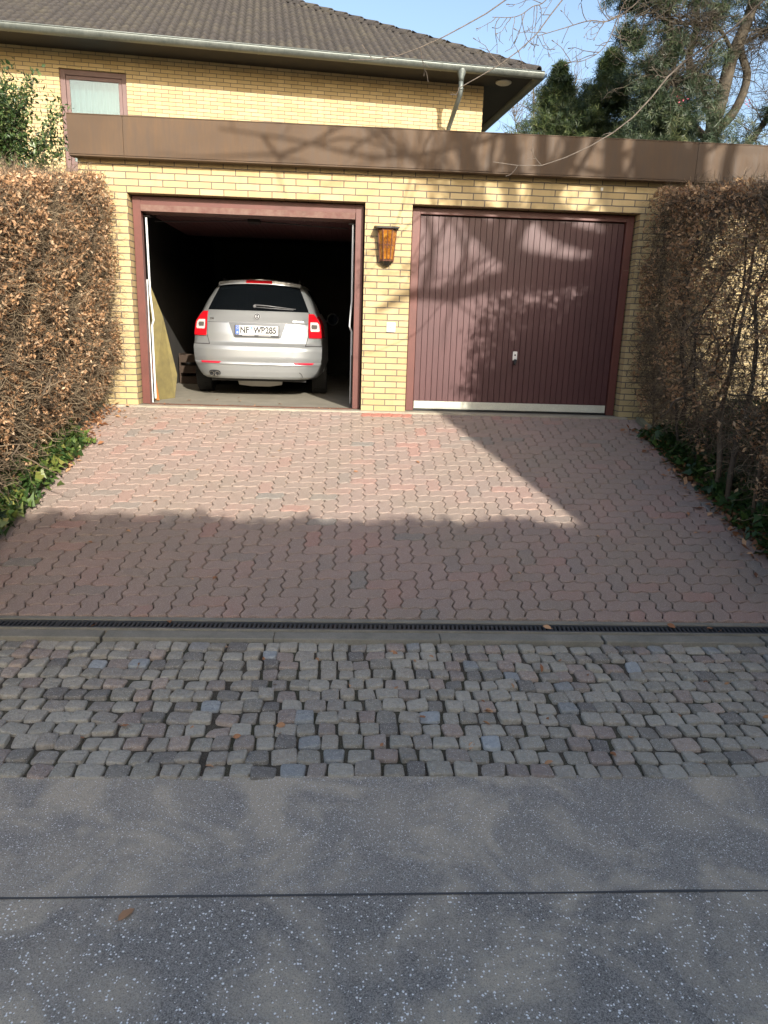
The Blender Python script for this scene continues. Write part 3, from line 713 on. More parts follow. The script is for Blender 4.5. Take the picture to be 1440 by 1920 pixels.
# ================================================================== CAR
def car_paint():
    m, nt, b = mk('silver_paint', (.36, .372, .376), .34, Metallic=.6, Coat_Weight=.6, Coat_Roughness=.06)
    return m
PAINT = car_paint(); GLASS = mk('tinted_car_glass', (.003, .004, .005), .05, Specular_IOR_Level=.22)[0]
SEAM = mk('panel_gap', (.015, .015, .015), .7)[0]
REDL = mk('red_lens', (.55, .008, .015), .12, Coat_Weight=.8)[0]; CLR = mk('clear_lens', (.55, .50, .48), .12, Coat_Weight=.8)[0]
car = thing('parked_car', 'silver estate car parked tail outwards inside the open garage', 'car', (1.19, 1.05, 0), math.radians(2.2), local=True)
ZP = [.24, .27, .33, .40, .435, .45, .50, .60, .645, .665, .69, .80, .93, 1.00, 1.06, 1.20, 1.36, 1.41, 1.445, 1.468]
YP = [.06, .035, .02, .01, -.012, .012, .0, .0, .015, .05, .075, .085, .12, .165, .20, .31, .455, .50, .56, .66]
WP = [.66, .70, .735, .77, .785, .79, .797, .803, .803, .803, .803, .80, .785, .75, .705, .65, .565, .535, .49, .42]
XP = [.12, .12, .12, .11, .11, .11, .10, .09, .085, .085, .085, .085, .09, .10, .10, .10, .09, .09, .08, .06]
YF = [4.40, 4.45, 4.50, 4.53, 4.54, 4.54, 4.54, 4.50, 4.46, 4.42, 4.38, 4.20, 3.85, 3.62, 3.50, 3.26, 2.98, 2.86, 2.74, 2.55]
fi = lambda z, A: float(np.interp(z, ZP, A))
def cw(z): return fi(z, WP)
def cy_(x, z):
    r = min(1.0, abs(x) / cw(z)); return fi(z, YP) + .15 * r ** 4.5 + .03 * r ** 2
def side_x(y, z):
    w0 = cw(z); ye = cy_(w0, z); yf = fi(z, YF) - .25
    a = min(1, max(0, (y - ye) / .75)); a = math.sin(a * PI / 2)
    f = min(1, max(0, (yf - y) / .6)); f = math.sin(f * PI / 2)
    return (w0 + fi(z, XP) * a) * (.80 + .20 * f)
def ring(z, k=1.0, dz=0):
    R = []; w0 = cw(z)
    for x in np.linspace(-1, 1, 33): R.append((x * w0 * k, cy_(x * w0, z), z + dz))
    ye = cy_(w0, z); yf = fi(z, YF) - .25
    sy = np.linspace(ye, yf, 82)[1:-1]
    for y in sy: R.append((side_x(y, z) * k, y, z + dz))
    wf = side_x(yf, z)
    for x in np.linspace(1, -1, 17): R.append((x * wf * k, yf + .25 * (1 - abs(x) ** 3), z + dz))
    for y in sy[::-1]: R.append((-side_x(y, z) * k, y, z + dz))
    return R
zs = sorted(set([round(z, 3) for z in np.linspace(.24, 1.44, 33)] + [.435, .45, .645, .665, 1.455, 1.462, 1.468]))
rings = [ring(z) for z in zs] + [ring(1.468, .8, .006), ring(1.468, .5, .012), ring(1.468, .2, .015), ring(1.468, 0.01, .016)]
N_ = len(rings[0]); V = [p for r in rings for p in r]; F = []
WHEELS = [(.98, .315), (3.56, .315)]
for r in range(len(rings) - 1):
    for i in range(N_):
        j = (i + 1) % N_; q = (r * N_ + i, r * N_ + j, (r + 1) * N_ + j, (r + 1) * N_ + i)
        c = np.mean([V[k] for k in q], axis=0)
        if any(abs(c[0]) > .5 and math.hypot(c[1] - wy, c[2] - wz) < .355 for wy, wz in WHEELS): continue
        F.append(q)
for k, p in enumerate(V):
    for wy, wz in WHEELS:
        d = math.hypot(p[1] - wy, p[2] - wz)
        if abs(p[0]) > .5 and .32 < d < .40 and p[2] < .8:
            s = .36 / d if d > 0 else 1; V[k] = (p[0], wy + (p[1] - wy) * s, max(.24, wz + (p[2] - wz) * s))
body = mesh_obj('body', V, F, PAINT, car, smooth=True)
b = MB(); b.box(-.60, .25, .20, .60, 4.2, .30); b.box(-.74, .45, .30, -.60, 1.4, .66); b.box(.60, .45, .30, .74, 1.4, .66)
b.build('underbody', MAT['black'], car)
def rp(rows, off, thick=.01, nx=14, nz=10):
    """panel following the tail: rows of (z, xl, xr), stands off the body by off"""
    zz = np.array([r[0] for r in rows]); xl = [r[1] for r in rows]; xr = [r[2] for r in rows]
    Zs = sorted(set(list(zz)) | set(np.linspace(zz.min(), zz.max(), nz)))
    o = np.argsort(zz); zz = zz[o]; xl = np.array(xl)[o]; xr = np.array(xr)[o]
    f_, b_ = [], []
    for z in Zs:
        a, c = np.interp(z, zz, xl), np.interp(z, zz, xr)
        for x in np.linspace(a, c, nx):
            xx = max(-cw(z), min(cw(z), x)); y = cy_(xx, z) - off
            f_.append((x, y, z)); b_.append((x, y + thick + off, z))
    n = nx; m = len(Zs); B = n * m; F = []
    for j in range(m - 1):
        for i in range(n - 1):
            q = j * n + i; F.append((q, q + 1, q + n + 1, q + n)); F.append((B + q, B + q + n, B + q + n + 1, B + q + 1))
    for i in range(n - 1):
        F.append((i, B + i, B + i + 1, i + 1)); t = (m - 1) * n + i; F.append((t, t + 1, B + t + 1, B + t))
    for j in range(m - 1):
        q = j * n; F.append((q, q + n, B + q + n, B + q)); q = j * n + n - 1; F.append((q, B + q, B + q + n, q + n))
    return MB().add(f_ + b_, F)
def autosm(o):
    try:
        o.data.polygons.foreach_set('use_smooth', [True] * len(o.data.polygons))
        e = o.modifiers.new('split', 'EDGE_SPLIT'); e.split_angle = math.radians(40)
    except Exception: pass
    return o
# bumper
bp = rp([(.245, -.66, .66), (.27, -.70, .70), (.33, -.735, .735), (.40, -.77, .77), (.45, -.79, .79), (.60, -.803, .803), (.655, -.803, .803)], .014, .02, 40, 26).build('bumper', PAINT, car)
autosm(bp)
autosm(rp([(.655, -.803, .803), (.663, -.803, .803)], .003, .01, 30, 3).build('bumper_gap', SEAM, bp))
for xa, xb in ((-.705, -.45), (.45, .705)):
    autosm(rp([(.432, xa + .01, xb - .02), (.452, xa, xb)], .018, .01, 10, 4).build('reflector', mk('red_reflector', (.45, .01, .03), .3)[0], bp))
autosm(rp([(.398, -.60, .60), (.405, -.60, .60)], .016, .01, 30, 3).build('bumper_crease', mk('bumper_shadow_line', (.30, .31, .31), .5)[0], bp))
b = MB()
b.tube([(.49 + .075 * math.cos(a), cy_(.49, .3) - .0155, .262 + .075 * math.sin(a)) for a in np.linspace(.12, PI - .12, 14)], .0028, 5); b.build('towing_cover', SEAM, bp)
# exhaust opening with twin tips
ex = MB()
pts = [(-.535 + .075 * math.copysign(abs(math.cos(a)) ** .7, math.cos(a)), cy_(-.535 + .075 * math.cos(a), .3) - .036, .308 + .036 * math.copysign(abs(math.sin(a)) ** .8, math.sin(a))) for a in np.linspace(0, 2 * PI, 28, endpoint=False)]
ex.prism(pts, (0, .03, 0)); ex = ex.build('exhaust_recess', MAT['black'], bp)
for x in (-.570, -.502):
    b = MB(); k = 20; yy = cy_(-.535, .3) - .060
    for r0, r1 in (((.030, 0), (.030, .10)),): pass
    vs = []; 
    for r, y in ((.029, 0), (.029, .10), (.024, .10), (.024, 0)):
        vs += [(x + r * math.cos(2 * PI * j / k), yy + y, .300 + r * math.sin(2 * PI * j / k)) for j in range(k)]
    b.add(vs, [(q * k + j, q * k + (j + 1) % k, ((q + 1) % 4) * k + (j + 1) % k, ((q + 1) % 4) * k + j) for q in range(4) for j in range(k)])
    b.build('tailpipe', MAT['chrome'], car, smooth=False)
b = MB(); b.lathe((0, .42, .235), [(.02, -.30), (.10, -.27), (.115, -.10), (.115, .12), (.09, .28), (.02, .30)], 20, 'X'); mf = b.build('muffler', mk('muffler_steel', (.42, .40, .37), .45, Metallic=.5)[0], car, smooth=True)
b = MB(); b.tube([(-.3, .42, .24), (-.42, .35, .26), (-.535, .2, .29), (-.535, .05, .30)], .03, 8); b.build('exhaust_pipe', MAT['darkmetal'], car, smooth=True)
# tailgate: gap, panel, glass
gl_ = [(.628, -.55, .55), (.64, -.585, .585), (.70, -.605, .605), (.77, -.625, .625), (.93, -.628, .628), (1.055, -.632, .632), (1.075, -.632, .632)]
autosm(rp([(z - (.007 if z < .65 else 0), a - .008, c + .008) for z, a, c in gl_], .004, .01, 30, 24).build('tailgate_gap', SEAM, car))
tg = autosm(rp(gl_, .014, .012, 34, 26).build('tailgate', PAINT, car))
autosm(rp([(.924, -.62, -.37), (.928, -.62, -.37)], .0155, .01, 12, 2).build('crease', SEAM, tg)); autosm(rp([(.924, .37, .62), (.928, .37, .62)], .0155, .01, 12, 2).build('crease', SEAM, tg))
autosm(rp([(1.072, -.632, .632), (1.10, -.625, .625), (1.20, -.585, .585), (1.36, -.518, .518), (1.395, -.500, .500)], .012, .012, 24, 18).build('rear_window', GLASS, tg))
autosm(rp([(.742, -.27, .27), (.755, -.295, .295), (.80, -.31, .31), (.928, -.355, .355)], .018, .01, 20, 10).build('plate_recess', mk('recess_shade', (.10, .105, .11), .5, Metallic=.3)[0], tg))  # raised panel; the shade of the plate recess is put in its dark colour
# number plate
plc = (-.006, cy_(0, .838) - .030, .835)
sl = (fi(.89, YP) - fi(.78, YP)) / .11
def pp(x, z, o=0): return (plc[0] + x, plc[1] + (z) * sl - o, plc[2] + z)
def pbox(x0, z0, x1, z1, o, th): return MB().prism([pp(x0, z0, o), pp(x1, z0, o), pp(x1, z1, o), pp(x0, z1, o)], (0, th, 0))
hold = pbox(-.275, -.073, .275, .062, 0, .012).build('plate_holder', MAT['black'], tg, bevel=.003)
pl = pbox(-.262, -.052, .262, .058, .004, .004).build('number_plate', mk('plate_white', (.80, .80, .78), .35)[0], tg, bevel=.002)
pbox(-.262, -.050, -.215, .056, .0055, .002).build('blue_band', mk('plate_blue', (.01, .08, .42), .35)[0], pl)
b = MB()
for a in np.linspace(0, 2 * PI, 12, endpoint=False): b.prism([pp(-.2385 + .014 * math.cos(a) + .002 * math.cos(c), .030 + .014 * math.sin(a) + .002 * math.sin(c), .007) for c in np.linspace(0, 2 * PI, 6, endpoint=False)], (0, .001, 0))
b.build('star_ring', mk('plate_yellow', (.8, .6, .05), .4)[0], pl)
def text(s, size, mat, parent, name, at, tilt, sx=1.0, ext=.0008, bold=0.0, rz=0.0):
    cu = bpy.data.curves.new(name, 'FONT'); cu.body = s; cu.size = size; cu.align_x = 'CENTER'; cu.align_y = 'CENTER'; cu.extrude = ext; cu.offset = bold
    o = bpy.data.objects.new(name, cu); COL.objects.link(o); bpy.context.view_layer.update()
    me = bpy.data.meshes.new_from_object(o.evaluated_get(bpy.context.evaluated_depsgraph_get()))
    bpy.data.objects.remove(o)
    me.transform(Matrix.Translation(at) @ Matrix.Rotation(rz, 4, 'Z') @ Matrix.Rotation(PI / 2 - tilt, 4, 'X') @ Matrix.Diagonal((sx, 1, 1, 1)))
    me.materials.clear(); me.materials.append(mat)
    q = bpy.data.objects.new(name, me); COL.objects.link(q); q.parent = parent; return q
ta = math.atan(sl)
INK = mk('plate_ink', (.012, .012, .014), .5)[0]
text('NF', .112, INK, pl, 'lettering', pp(-.152, .002, .0075), ta, .80, bold=.0056)
text('WP', .112, INK, pl, 'lettering', pp(.028, .002, .0075), ta, .80, bold=.0056)
text('285', .112, INK, pl, 'lettering', pp(.172, .002, .0075), ta, .82, bold=.0056)
text('D', .030, MAT['white'], pl, 'lettering', pp(-.2385, -.028, .0072), ta, .9)
for z, c in ((.030, (.05, .18, .32)), (-.022, (.50, .44, .30))):
    MB().prism([pp(-.068 + .015 * math.cos(a), z + .015 * math.sin(a), .0062) for a in np.linspace(0, 2 * PI, 20, endpoint=False)], (0, .002, 0)).build('seal', mk('seal', c, .5)[0], pl)
HP = mk('holder_print', (.40, .40, .40), .5)[0]
for xa, xb in ((-.18, -.03), (.02, .17)): pbox(xa, -.066, xb, -.060, .001, .001).build('printed_strip', HP, hold)
# badges
ey = cy_(0, 1.005) - .026; et = math.atan((fi(1.04, YP) - fi(.97, YP)) / .07)
def ep(r, a, o=0): return (-.008 + r * math.cos(a), ey + r * math.sin(a) * math.tan(et) - o, 1.006 + r * math.sin(a))
eb = MB().prism([ep(.040, a) for a in np.linspace(0, 2 * PI, 32, endpoint=False)], (0, .012, 0)).build('badge', mk('badge_black', (.02, .02, .02), .3)[0], tg)
b = MB(); b.tube([ep(.0385, a, .001) for a in np.linspace(0, 2 * PI, 33)], .0028, 6)
b.prism([ep(.026, a, .002) for a in np.linspace(0, 2 * PI, 24, endpoint=False)], (0, .002, 0)); b.build('badge_ring', mk('badge_silver', (.62, .63, .64), .3, Metallic=.5)[0], eb)
b = MB()
b.add([ep(.022, 1.9, .0045), ep(.022, 1.3, .0045), ep(.012, .3, .0045), ep(.004, .2, .0045), ep(.010, 2.6, .0045)], [(0, 4, 3, 2, 1)]); b.add([ep(.022, 3.6, .0045), ep(.006, 3.5, .0045), ep(.018, 5.6, .0045), ep(.023, 5.2, .0045)], [(0, 3, 2, 1)])
b.build('winged_arrow', MAT['black'], eb)
RZ = math.atan((cy_(.54, .955) - cy_(.46, .955)) / .08)
text('TSI', .036, MAT['chrome'], tg, 'badge_lettering', (-.57, cy_(-.57, .962) - .0175, .962), .25, 1.1, .001, .001, -RZ)
text('OCTAVIA', .032, MAT['chrome'], tg, 'badge_lettering', (.505, cy_(.505, .955) - .0175, .955), .25, 1.05, .001, .001, RZ)
b = MB(); b.tube([(-.045, cy_(0, 1.14) - .03, 1.145), (.10, cy_(0, 1.135) - .032, 1.140), (.47, cy_(.4, 1.11) - .028, 1.108)], [.011, .007, .004], 8); b.tube([(-.03, cy_(0, 1.115) - .03, 1.118), (.44, cy_(.4, 1.10) - .026, 1.100)], .0055, 6); b.lathe((-.045, cy_(0, 1.13) - .02, 1.13), [(.020, -.015), (.020, .015)], 12, 'Y')
b.build('rear_wiper', mk('wiper_grey', (.12, .12, .125), .4)[0], tg, smooth=True)
# spoiler and third brake light
def spo(x0, x1, z0, z1, yo, mat, name, par):
    b = MB(); n = 16; vs = []
    for i in range(n + 1):
        x = x0 + (x1 - x0) * i / n; yb = .425 + .10 * (abs(x) / .52) ** 3; dz = -.030 * (abs(x) / .52) ** 2.5
        vs += [(x, yb - yo, z0 + dz), (x, yb + .01 - yo, z1 + dz), (x, yb + .30, z1 + .012 + dz * .6), (x, yb + .12, z0 + dz)]
    fs = [(4 * i + k, 4 * i + 4 + k, 4 * i + 4 + (k + 1) % 4, 4 * i + (k + 1) % 4) for i in range(n) for k in range(4)] + [(0, 1, 2, 3), (4 * n + 3, 4 * n + 2, 4 * n + 1, 4 * n)]
    return b.add(vs, [f[::-1] for f in fs]).build(name, mat, par, bevel=.004)
sp = spo(-.52, .52, 1.408, 1.455, 0, PAINT, 'spoiler', tg)
spo(-.165, .165, 1.418, 1.452, .008, REDL, 'brake_light', sp)
# tail lights
for s in (-1, 1):
    def R_(rows): return [(z, *(sorted((s * a, s * c)))) for z, a, c in rows]
    tl = autosm(rp(R_([(.762, .640, .801), (.80, .637, .80), (.912, .633, .787), (.97, .632, .765), (1.03, .631, .722), (1.058, .631, .70)]), .020, .02, 14, 16).build('tail_light', REDL, car))
    autosm(rp(R_([(.842, .665, .765), (.855, .658, .775), (.93, .655, .765), (.955, .657, .745)]), .025, .006, 10, 8).build('clear_lens', CLR, tl))
    autosm(rp(R_([(.872, .672, .735), (.90, .668, .745), (.925, .672, .735)]), .030, .005, 8, 5).build('lamp_bulb', mk('lamp_reflector', (.25, .22, .20), .2, Metallic=.6)[0], tl))
    # wrap of the light on to the flank
    b = MB(); vs = []; zz = np.linspace(.764, 1.03, 8); yy = np.linspace(0, 1, 6)
    for z in zz:
        y0 = cy_(cw(z), z) - .012; y1 = y0 + .20 - (z - .76) * .12
        for q in yy: y = y0 + (y1 - y0) * q; vs.append((s * (side_x(y, z) + .006), y, z))
    fs = [(j * 6 + i, j * 6 + i + 1, (j + 1) * 6 + i + 1, (j + 1) * 6 + i) for j in range(7) for i in range(5)]
    b.add(vs, [f if s > 0 else f[::-1] for f in fs]).build('side_lens', REDL, tl, smooth=True)
    # side windows
    for (ya, yb) in ((.75, 1.32), (1.38, 2.22), (2.28, 3.05)):
        b = MB(); vs = []; zz = np.linspace(1.075, 1.375, 7); k = 8
        for z in zz:
            sh = (z - 1.075)
            y0 = ya + (sh * .35 if ya < 1 else 0); y1 = yb - (sh * 1.0 if yb > 3 else 0) + 0
            for q in range(k): y = y0 + (y1 - y0) * q / (k - 1); vs.append((s * (side_x(y, z) + .006), y, z))
        fs = [(j * k + i, j * k + i + 1, (j + 1) * k + i + 1, (j + 1) * k + i) for j in range(6) for i in range(k - 1)]
        b.add(vs, [f if s > 0 else f[::-1] for f in fs]).build('side_window', GLASS, car, smooth=True)
    # door mirrors
    b = MB(); mx = s * .98; b.lathe((mx, 3.02, 1.03), [(.02, -.05), (.085, -.045), (.10, 0), (.07, .06), (.02, .08)], 14, 'Y'); b.box(s * .86 - .04, 3.0, .98, s * .86 + .04, 3.06, 1.01)
    mr = b.build('door_mirror', PAINT, car, smooth=True)
    MB().lathe((mx, 2.967, 1.03), [(.075, -.002), (.078, .002)], 14, 'Y').build('mirror_glass', GLASS, mr)
    # headlight
    b = MB(); b.box(s * .62 - .13, 4.22, .62, s * .62 + .13, 4.40, .76); b.build('headlight', CLR, car, bevel=.02)
    for wy, wz in WHEELS:
        X = s * .775
        tr_ = MB().lathe((X, wy, wz), [(.20, -.10), (.295, -.10), (.312, -.085), (.3145, -.05), (.3145, .05), (.312, .085), (.295, .10), (.20, .10)], 48, 'X')
        wh = tr_.build('wheel', MAT['rubber'], car, smooth=False)
        b = MB()
        for i in range(54):
            a = 2 * PI * i / 54
            for sg in (-1, 1):
                P_ = []
                for da, xx in ((0, .012), (.05, .012), (.09, .088), (.04, .088)):
                    aa = a + da * 1.3 * 1.0 + (.05 if sg > 0 else 0); P_.append((X + sg * xx, wy + .3140 * math.cos(aa), wz + .3140 * math.sin(aa)))
                c = Vector((0, -math.cos(a + .05), -math.sin(a + .05))) * -.0045
                b.prism(P_, c)
        b.build('tread', MAT['rubber'], wh)
        b = MB(); so = s * .085
        b.lathe((X + so, wy, wz), [(.05, -.012), (.05, .012)], 16, 'X')
        for k in range(5):
            a = 2 * PI * k / 5; d = Vector((0, math.cos(a), math.sin(a))); e = Vector((0, -math.sin(a), math.cos(a))); c = Vector((X + so - .008, wy, wz))
            b.prism([c + d * .04 + e * .03, c + d * .2 + e * .025, c + d * .2 - e * .025, c + d * .04 - e * .03], (.016, 0, 0))
        b.lathe((X + so, wy, wz), [(.19, -.01), (.203, -.01), (.203, .01), (.19, .01)], 32, 'X')
        b.build('rim', mk('alloy', (.45, .46, .47), .3, Metallic=.8)[0], wh)
b = MB(); b.tube([(-.02, 1.0, 1.48), (-.02, 1.16, 1.66)], [.004, .0015], 6); b.lathe((-.02, 1.0, 1.478), [(.02, 0), (.01, .02)], 10); b.build('aerial', MAT['black'], car)
for s in (-1, 1):
    b = MB(); b.tube([(s * .50, .85, 1.45), (s * .50, .90, 1.485), (s * .52, 1.8, 1.497), (s * .50, 2.35, 1.48), (s * .49, 2.4, 1.455)], .012, 8); b.build('roof_rail', MAT['black'], car, smooth=True)

# ================================================================== HEDGES AND GROUND PLANTS
def clump(p, s, seed):
    r = np.random.default_rng(seed); v = np.zeros(len(p))
    for k in range(5):
        d = r.normal(size=3); d /= np.linalg.norm(d); v += np.sin(p @ d * s * (1 + .5 * k) + r.uniform(0, 6.28))
    return v / 5
def hedge_points(n, x_face, x_back, y0, y1, top, depth, rng=RNG):
    """points in the outer shell of a clipped hedge; x_face is the side towards the drive, y1 the end at the wall"""
    sgn = 1 if x_face > x_back else -1
    kind = rng.choice(4, n, p=[.55, .2, .13, .12])
    y = rng.uniform(y0, y1, n); u = rng.uniform(0, 1, n)
    zt = top(y); zb = gza(y)
    z = zb + .12 + (zt - zb - .12) * u
    d = np.abs(rng.exponential(depth * .45, n)).clip(0, depth * 2.2)
    x = np.where(kind == 0, x_face - sgn * d, np.where(kind == 1, rng.uniform(min(x_face, x_back), max(x_face, x_back), n), np.where(kind == 2, x_back + sgn * d, rng.uniform(min(x_face, x_back), max(x_face, x_back), n))))
    z = np.where(kind == 1, zt - d * .8, z)
    ye = rng.uniform(0, 1, n) < .5
    y = np.where(kind == 3, np.where(ye, y0 + d, y1 - d), y)
    # rounding of the shoulder, taper at the foot and an uneven face
    zt = top(y); h = (zt - z).clip(0, .45); x = x - sgn * np.where(np.abs(x - x_face) < depth * 1.5, .07 * (1 - h / .45) ** 2, 0)
    f = (z - gza(y) - .1).clip(0, .6); x = x - sgn * np.where(np.abs(x - x_face) < depth * 1.5, .22 * (1 - f / .6) ** 2, 0)
    P = np.stack([x, y, z], 1)
    P[:, 0] += .05 * clump(P, 6, 3) * sgn; P[:, 2] += np.where(kind == 1, .05 * clump(P, 5, 4), 0)
    return P
def build_hedge(th, xf, xb, y0, y1, top, nl, nt_, lmat, tmat, depth, lsize, thr, seed, wig=.45, nst=26, up=.0, topbias=0.0):
    sgn = 1 if xf > xb else -1
    P = hedge_points(nl, xf, xb, y0, y1, top, depth)
    c = clump(P, 9, seed) + .35 * clump(P, 28, seed + 1)
    if topbias: c = c + topbias * ((P[:, 2] - gza(P[:, 1])) / 2.3 - .5)
    P = P[c > thr]
    o = leaves('foliage', lmat, P, lsize, th, tint=(RNG.beta(2.2, 1.7, len(P)) * .9 + .1 * np.clip(clump(P, 3, 9) + .5, 0, 1)).clip(0, 1))
    S = hedge_points(nt_, xf - sgn * .10, xb, y0, y1, lambda y: top(y) - .08, depth)
    D = RNG.normal(size=(nt_, 3)); D[:, 0] += sgn * .9; D[:, 2] += .5 + up
    Ln = RNG.uniform(.10, .34, nt_)
    W_ = walks(S, D, Ln, 6, wig)
    R = RNG.uniform(.0014, .0034, nt_)[:, None] * np.linspace(1.15, .5, 6)[None]
    tubes('twigs', tmat, W_, R, th)
    # gnarled stems
    ns = nst; ysn = np.linspace(y0 + .15, y1 - .12, ns); paths = []; rad = []
    for k, y in enumerate(ysn):
        x = xb + (xf - xb) * RNG.uniform(.35, .75); z0 = gz(y) - .05; zt = float(top(np.array([y]))[0]) - .15
        pts = [(x, y, z0)]
        for q in range(1, 8): pts.append((x + RNG.normal(0, .05) + (xf - x) * .05 * q, y + RNG.normal(0, .06), z0 + (zt - z0) * q / 7))
        paths.append(smooth_path(pts, 24)); rad.append(RNG.uniform(.012, .030) * np.linspace(1.1, .3, 24))
        for q in range(9):
            a = paths[-1][RNG.integers(3, 20)] if len(paths[-1]) else None
            d = RNG.normal(size=3); d[0] += sgn * .2; d[2] += .6
            paths.append(resample(walks(a[None], d[None], np.array([RNG.uniform(.15, .42)]), 9, .3)[0], 24)); rad.append(RNG.uniform(.004, .011) * np.linspace(1.1, .35, 24))
    tubes('stems', tmat, np.array(paths), np.array(rad), th, 5, tint=RNG.uniform(0, .5, len(paths)))
topL = lambda y: 2.40 + .20 * np.asarray(y) - .03
lh = thing('beech_hedge', 'clipped beech hedge full of dry brown leaves left of the driveway', 'hedge', (-.8, -2.6, gz(-2.6)))
build_hedge(lh, -.10, -1.45, -5.0, -.10, topL, 95000, 60000, MAT['beech'], MAT['twig'], .28, .035, -.07, 21, wig=.5, topbias=.4)
topR = lambda y: 2.42 + .13 * np.asarray(y)
rh = thing('beech_hedge', 'sparse see-through beech hedge with bare dark twigs right of the closed door', 'hedge', (6.1, -2.0, gz(-2.0)))
build_hedge(rh, 5.44, 6.0, -4.6, -.14, topR, 30000, 21000, MAT['beech_dark'], MAT['twig_dark'], .22, .038, .06, 33, wig=.6, nst=15, topbias=.75)

def ivy(name, label, n, f, size, mat, cat='ivy'):
    o = leaves(name, mat, f(n), size, None, flat=.45, tint=None, curl=.2)
    return tag(o, label, cat, kind='stuff')
IV = np.array([(0, 0, 0), (.25, .42, .03), (.5, .2, 0), (1, 0, -.05), (.5, -.2, 0), (.25, -.42, .03)])
def fl(n):
    y = RNG.uniform(-4.2, -1.15, n); u = RNG.beta(1.3, 1.2, n); x = -.14 - u * .62 - .05 * (y + 2.0).clip(-2, 0) * 0
    hmx = .98 * np.clip((-.9 - y) / .9, .15, 1) * (.75 + .45 * clump(np.stack([x, y, x], 1), 7, 5))
    prof = np.sin(np.clip(u * 1.9, 0, PI * .62)) 
    z = gza(y) + .02 + hmx * prof * (1 - RNG.exponential(.12, n)).clip(0, 1)
    return np.stack([x + .03 * RNG.normal(size=n), y, z], 1)
def fr_(n):
    y = RNG.uniform(-4.2, -.55, n); u = RNG.beta(1.2, 1.2, n); x = 5.50 + u * 1.0
    hmx = .62 * np.clip((-.35 - y) / .9, .15, 1) * (.8 + .4 * clump(np.stack([x, y, x], 1), 7, 6))
    z = gza(y) + .02 + hmx * np.sin(np.clip(u * 2.2, 0, PI * .62)) * (1 - RNG.exponential(.12, n)).clip(0, 1)
    return np.stack([x + .03 * RNG.normal(size=n), y, z], 1)
LI_F = np.array([(0, 3, 2, 1), (0, 5, 4, 3)])
tag(leaves('ivy_cover', MAT['ivy'], fl(12000), .055, tv=IV, tf=LI_F, flat=.8, tint=RNG.uniform(.15, 1, 12000)), 'sunlit green ivy spilling under the left hedge', 'ivy', kind='stuff')
tag(leaves('ivy_cover', MAT['ivy'], fr_(11000), .075, tv=IV, tf=LI_F, flat=.6, tint=RNG.uniform(0, .75, 11000)), 'dark ivy growing along the foot of the right hedge', 'ivy', kind='stuff')
# a low kerb wall of rubble under the left ivy
def stone(x, y, z, sx, sy, sz, seed):
    r = random.Random(seed); b = MB(); bmv = []
    K = 12; L = 7
    for j in range(L):
        ph = -PI / 2 + PI * j / (L - 1)
        for k in range(K):
            th = 2 * PI * k / K; c = math.cos(ph); e = .5
            f = lambda q: math.copysign(abs(q) ** e, q)
            bmv.append((x + sx * f(c * math.cos(th)) * (1 + r.gauss(0, .03)), y + sy * f(c * math.sin(th)) * (1 + r.gauss(0, .03)), z + sz * f(math.sin(ph)) * (1 + r.gauss(0, .03))))
    fs = [(j * K + k, j * K + (k + 1) % K, (j + 1) * K + (k + 1) % K, (j + 1) * K + k) for j in range(L - 1) for k in range(K)]
    return b.add(bmv, fs)
for i, (y, sx, sy, sz, txt) in enumerate(((-3.35, .14, .34, .15, 'large mossy edging stone nearest the road under the left ivy'), (-2.66, .12, .30, .13, 'mossy edging stone where the shadow edge meets the left ivy'), (-2.02, .11, .30, .10, 'low sunlit edging stone under the left hedge'))):
    tag(stone(-.50, y, gz(y) + sz * .45, sx, sy, sz, i).build('edging_stone', MAT['mossy'], smooth=True), txt, 'stone', 'edging stones under the left hedge')
# leaf litter drifted along both kerbs
def litter(n, xf, ya, yb, w_, sgn, h=.03):
    y = RNG.uniform(ya, yb, n); d = np.abs(RNG.exponential(w_, n)); x = xf + sgn * d
    z = gza(y) + .018 + np.abs(RNG.exponential(h, n)) * np.exp(-d / w_) * .8
    z = np.where(x > 5.60, z + .04, z)
    return np.stack([x, y, z], 1)
BIGL = np.array([(0, 0, 0), (.5, 0, .04), (1, 0, .02), (.5, .3, .10), (.5, -.3, .10)], float)
tag(leaves('leaf_litter', MAT['litter'], litter(380, -.30, -1.9, -.12, .06, 1), .05, tv=BIGL, flat=.35, tint=RNG.uniform(.3, 1, 380)), 'orange dry leaves drifted along the left kerb near the open garage', 'leaf litter', kind='stuff')
tag(leaves('leaf_litter', MAT['litter'], litter(800, 5.60, -3.6, -.45, .06, -1), .06, tv=BIGL, flat=.35), 'brown leaves drifted along the right kerb below the ivy', 'leaf litter', kind='stuff')
nb = 70; tag(leaves('leaf_litter', MAT['litter'], np.stack([RNG.uniform(.15, 2.3, nb), RNG.uniform(.0, .12, nb), np.full(nb, .008)], 1), .03, tv=BIGL, flat=.3), 'leaf crumbs along the threshold of the open garage', 'leaf litter', kind='stuff')
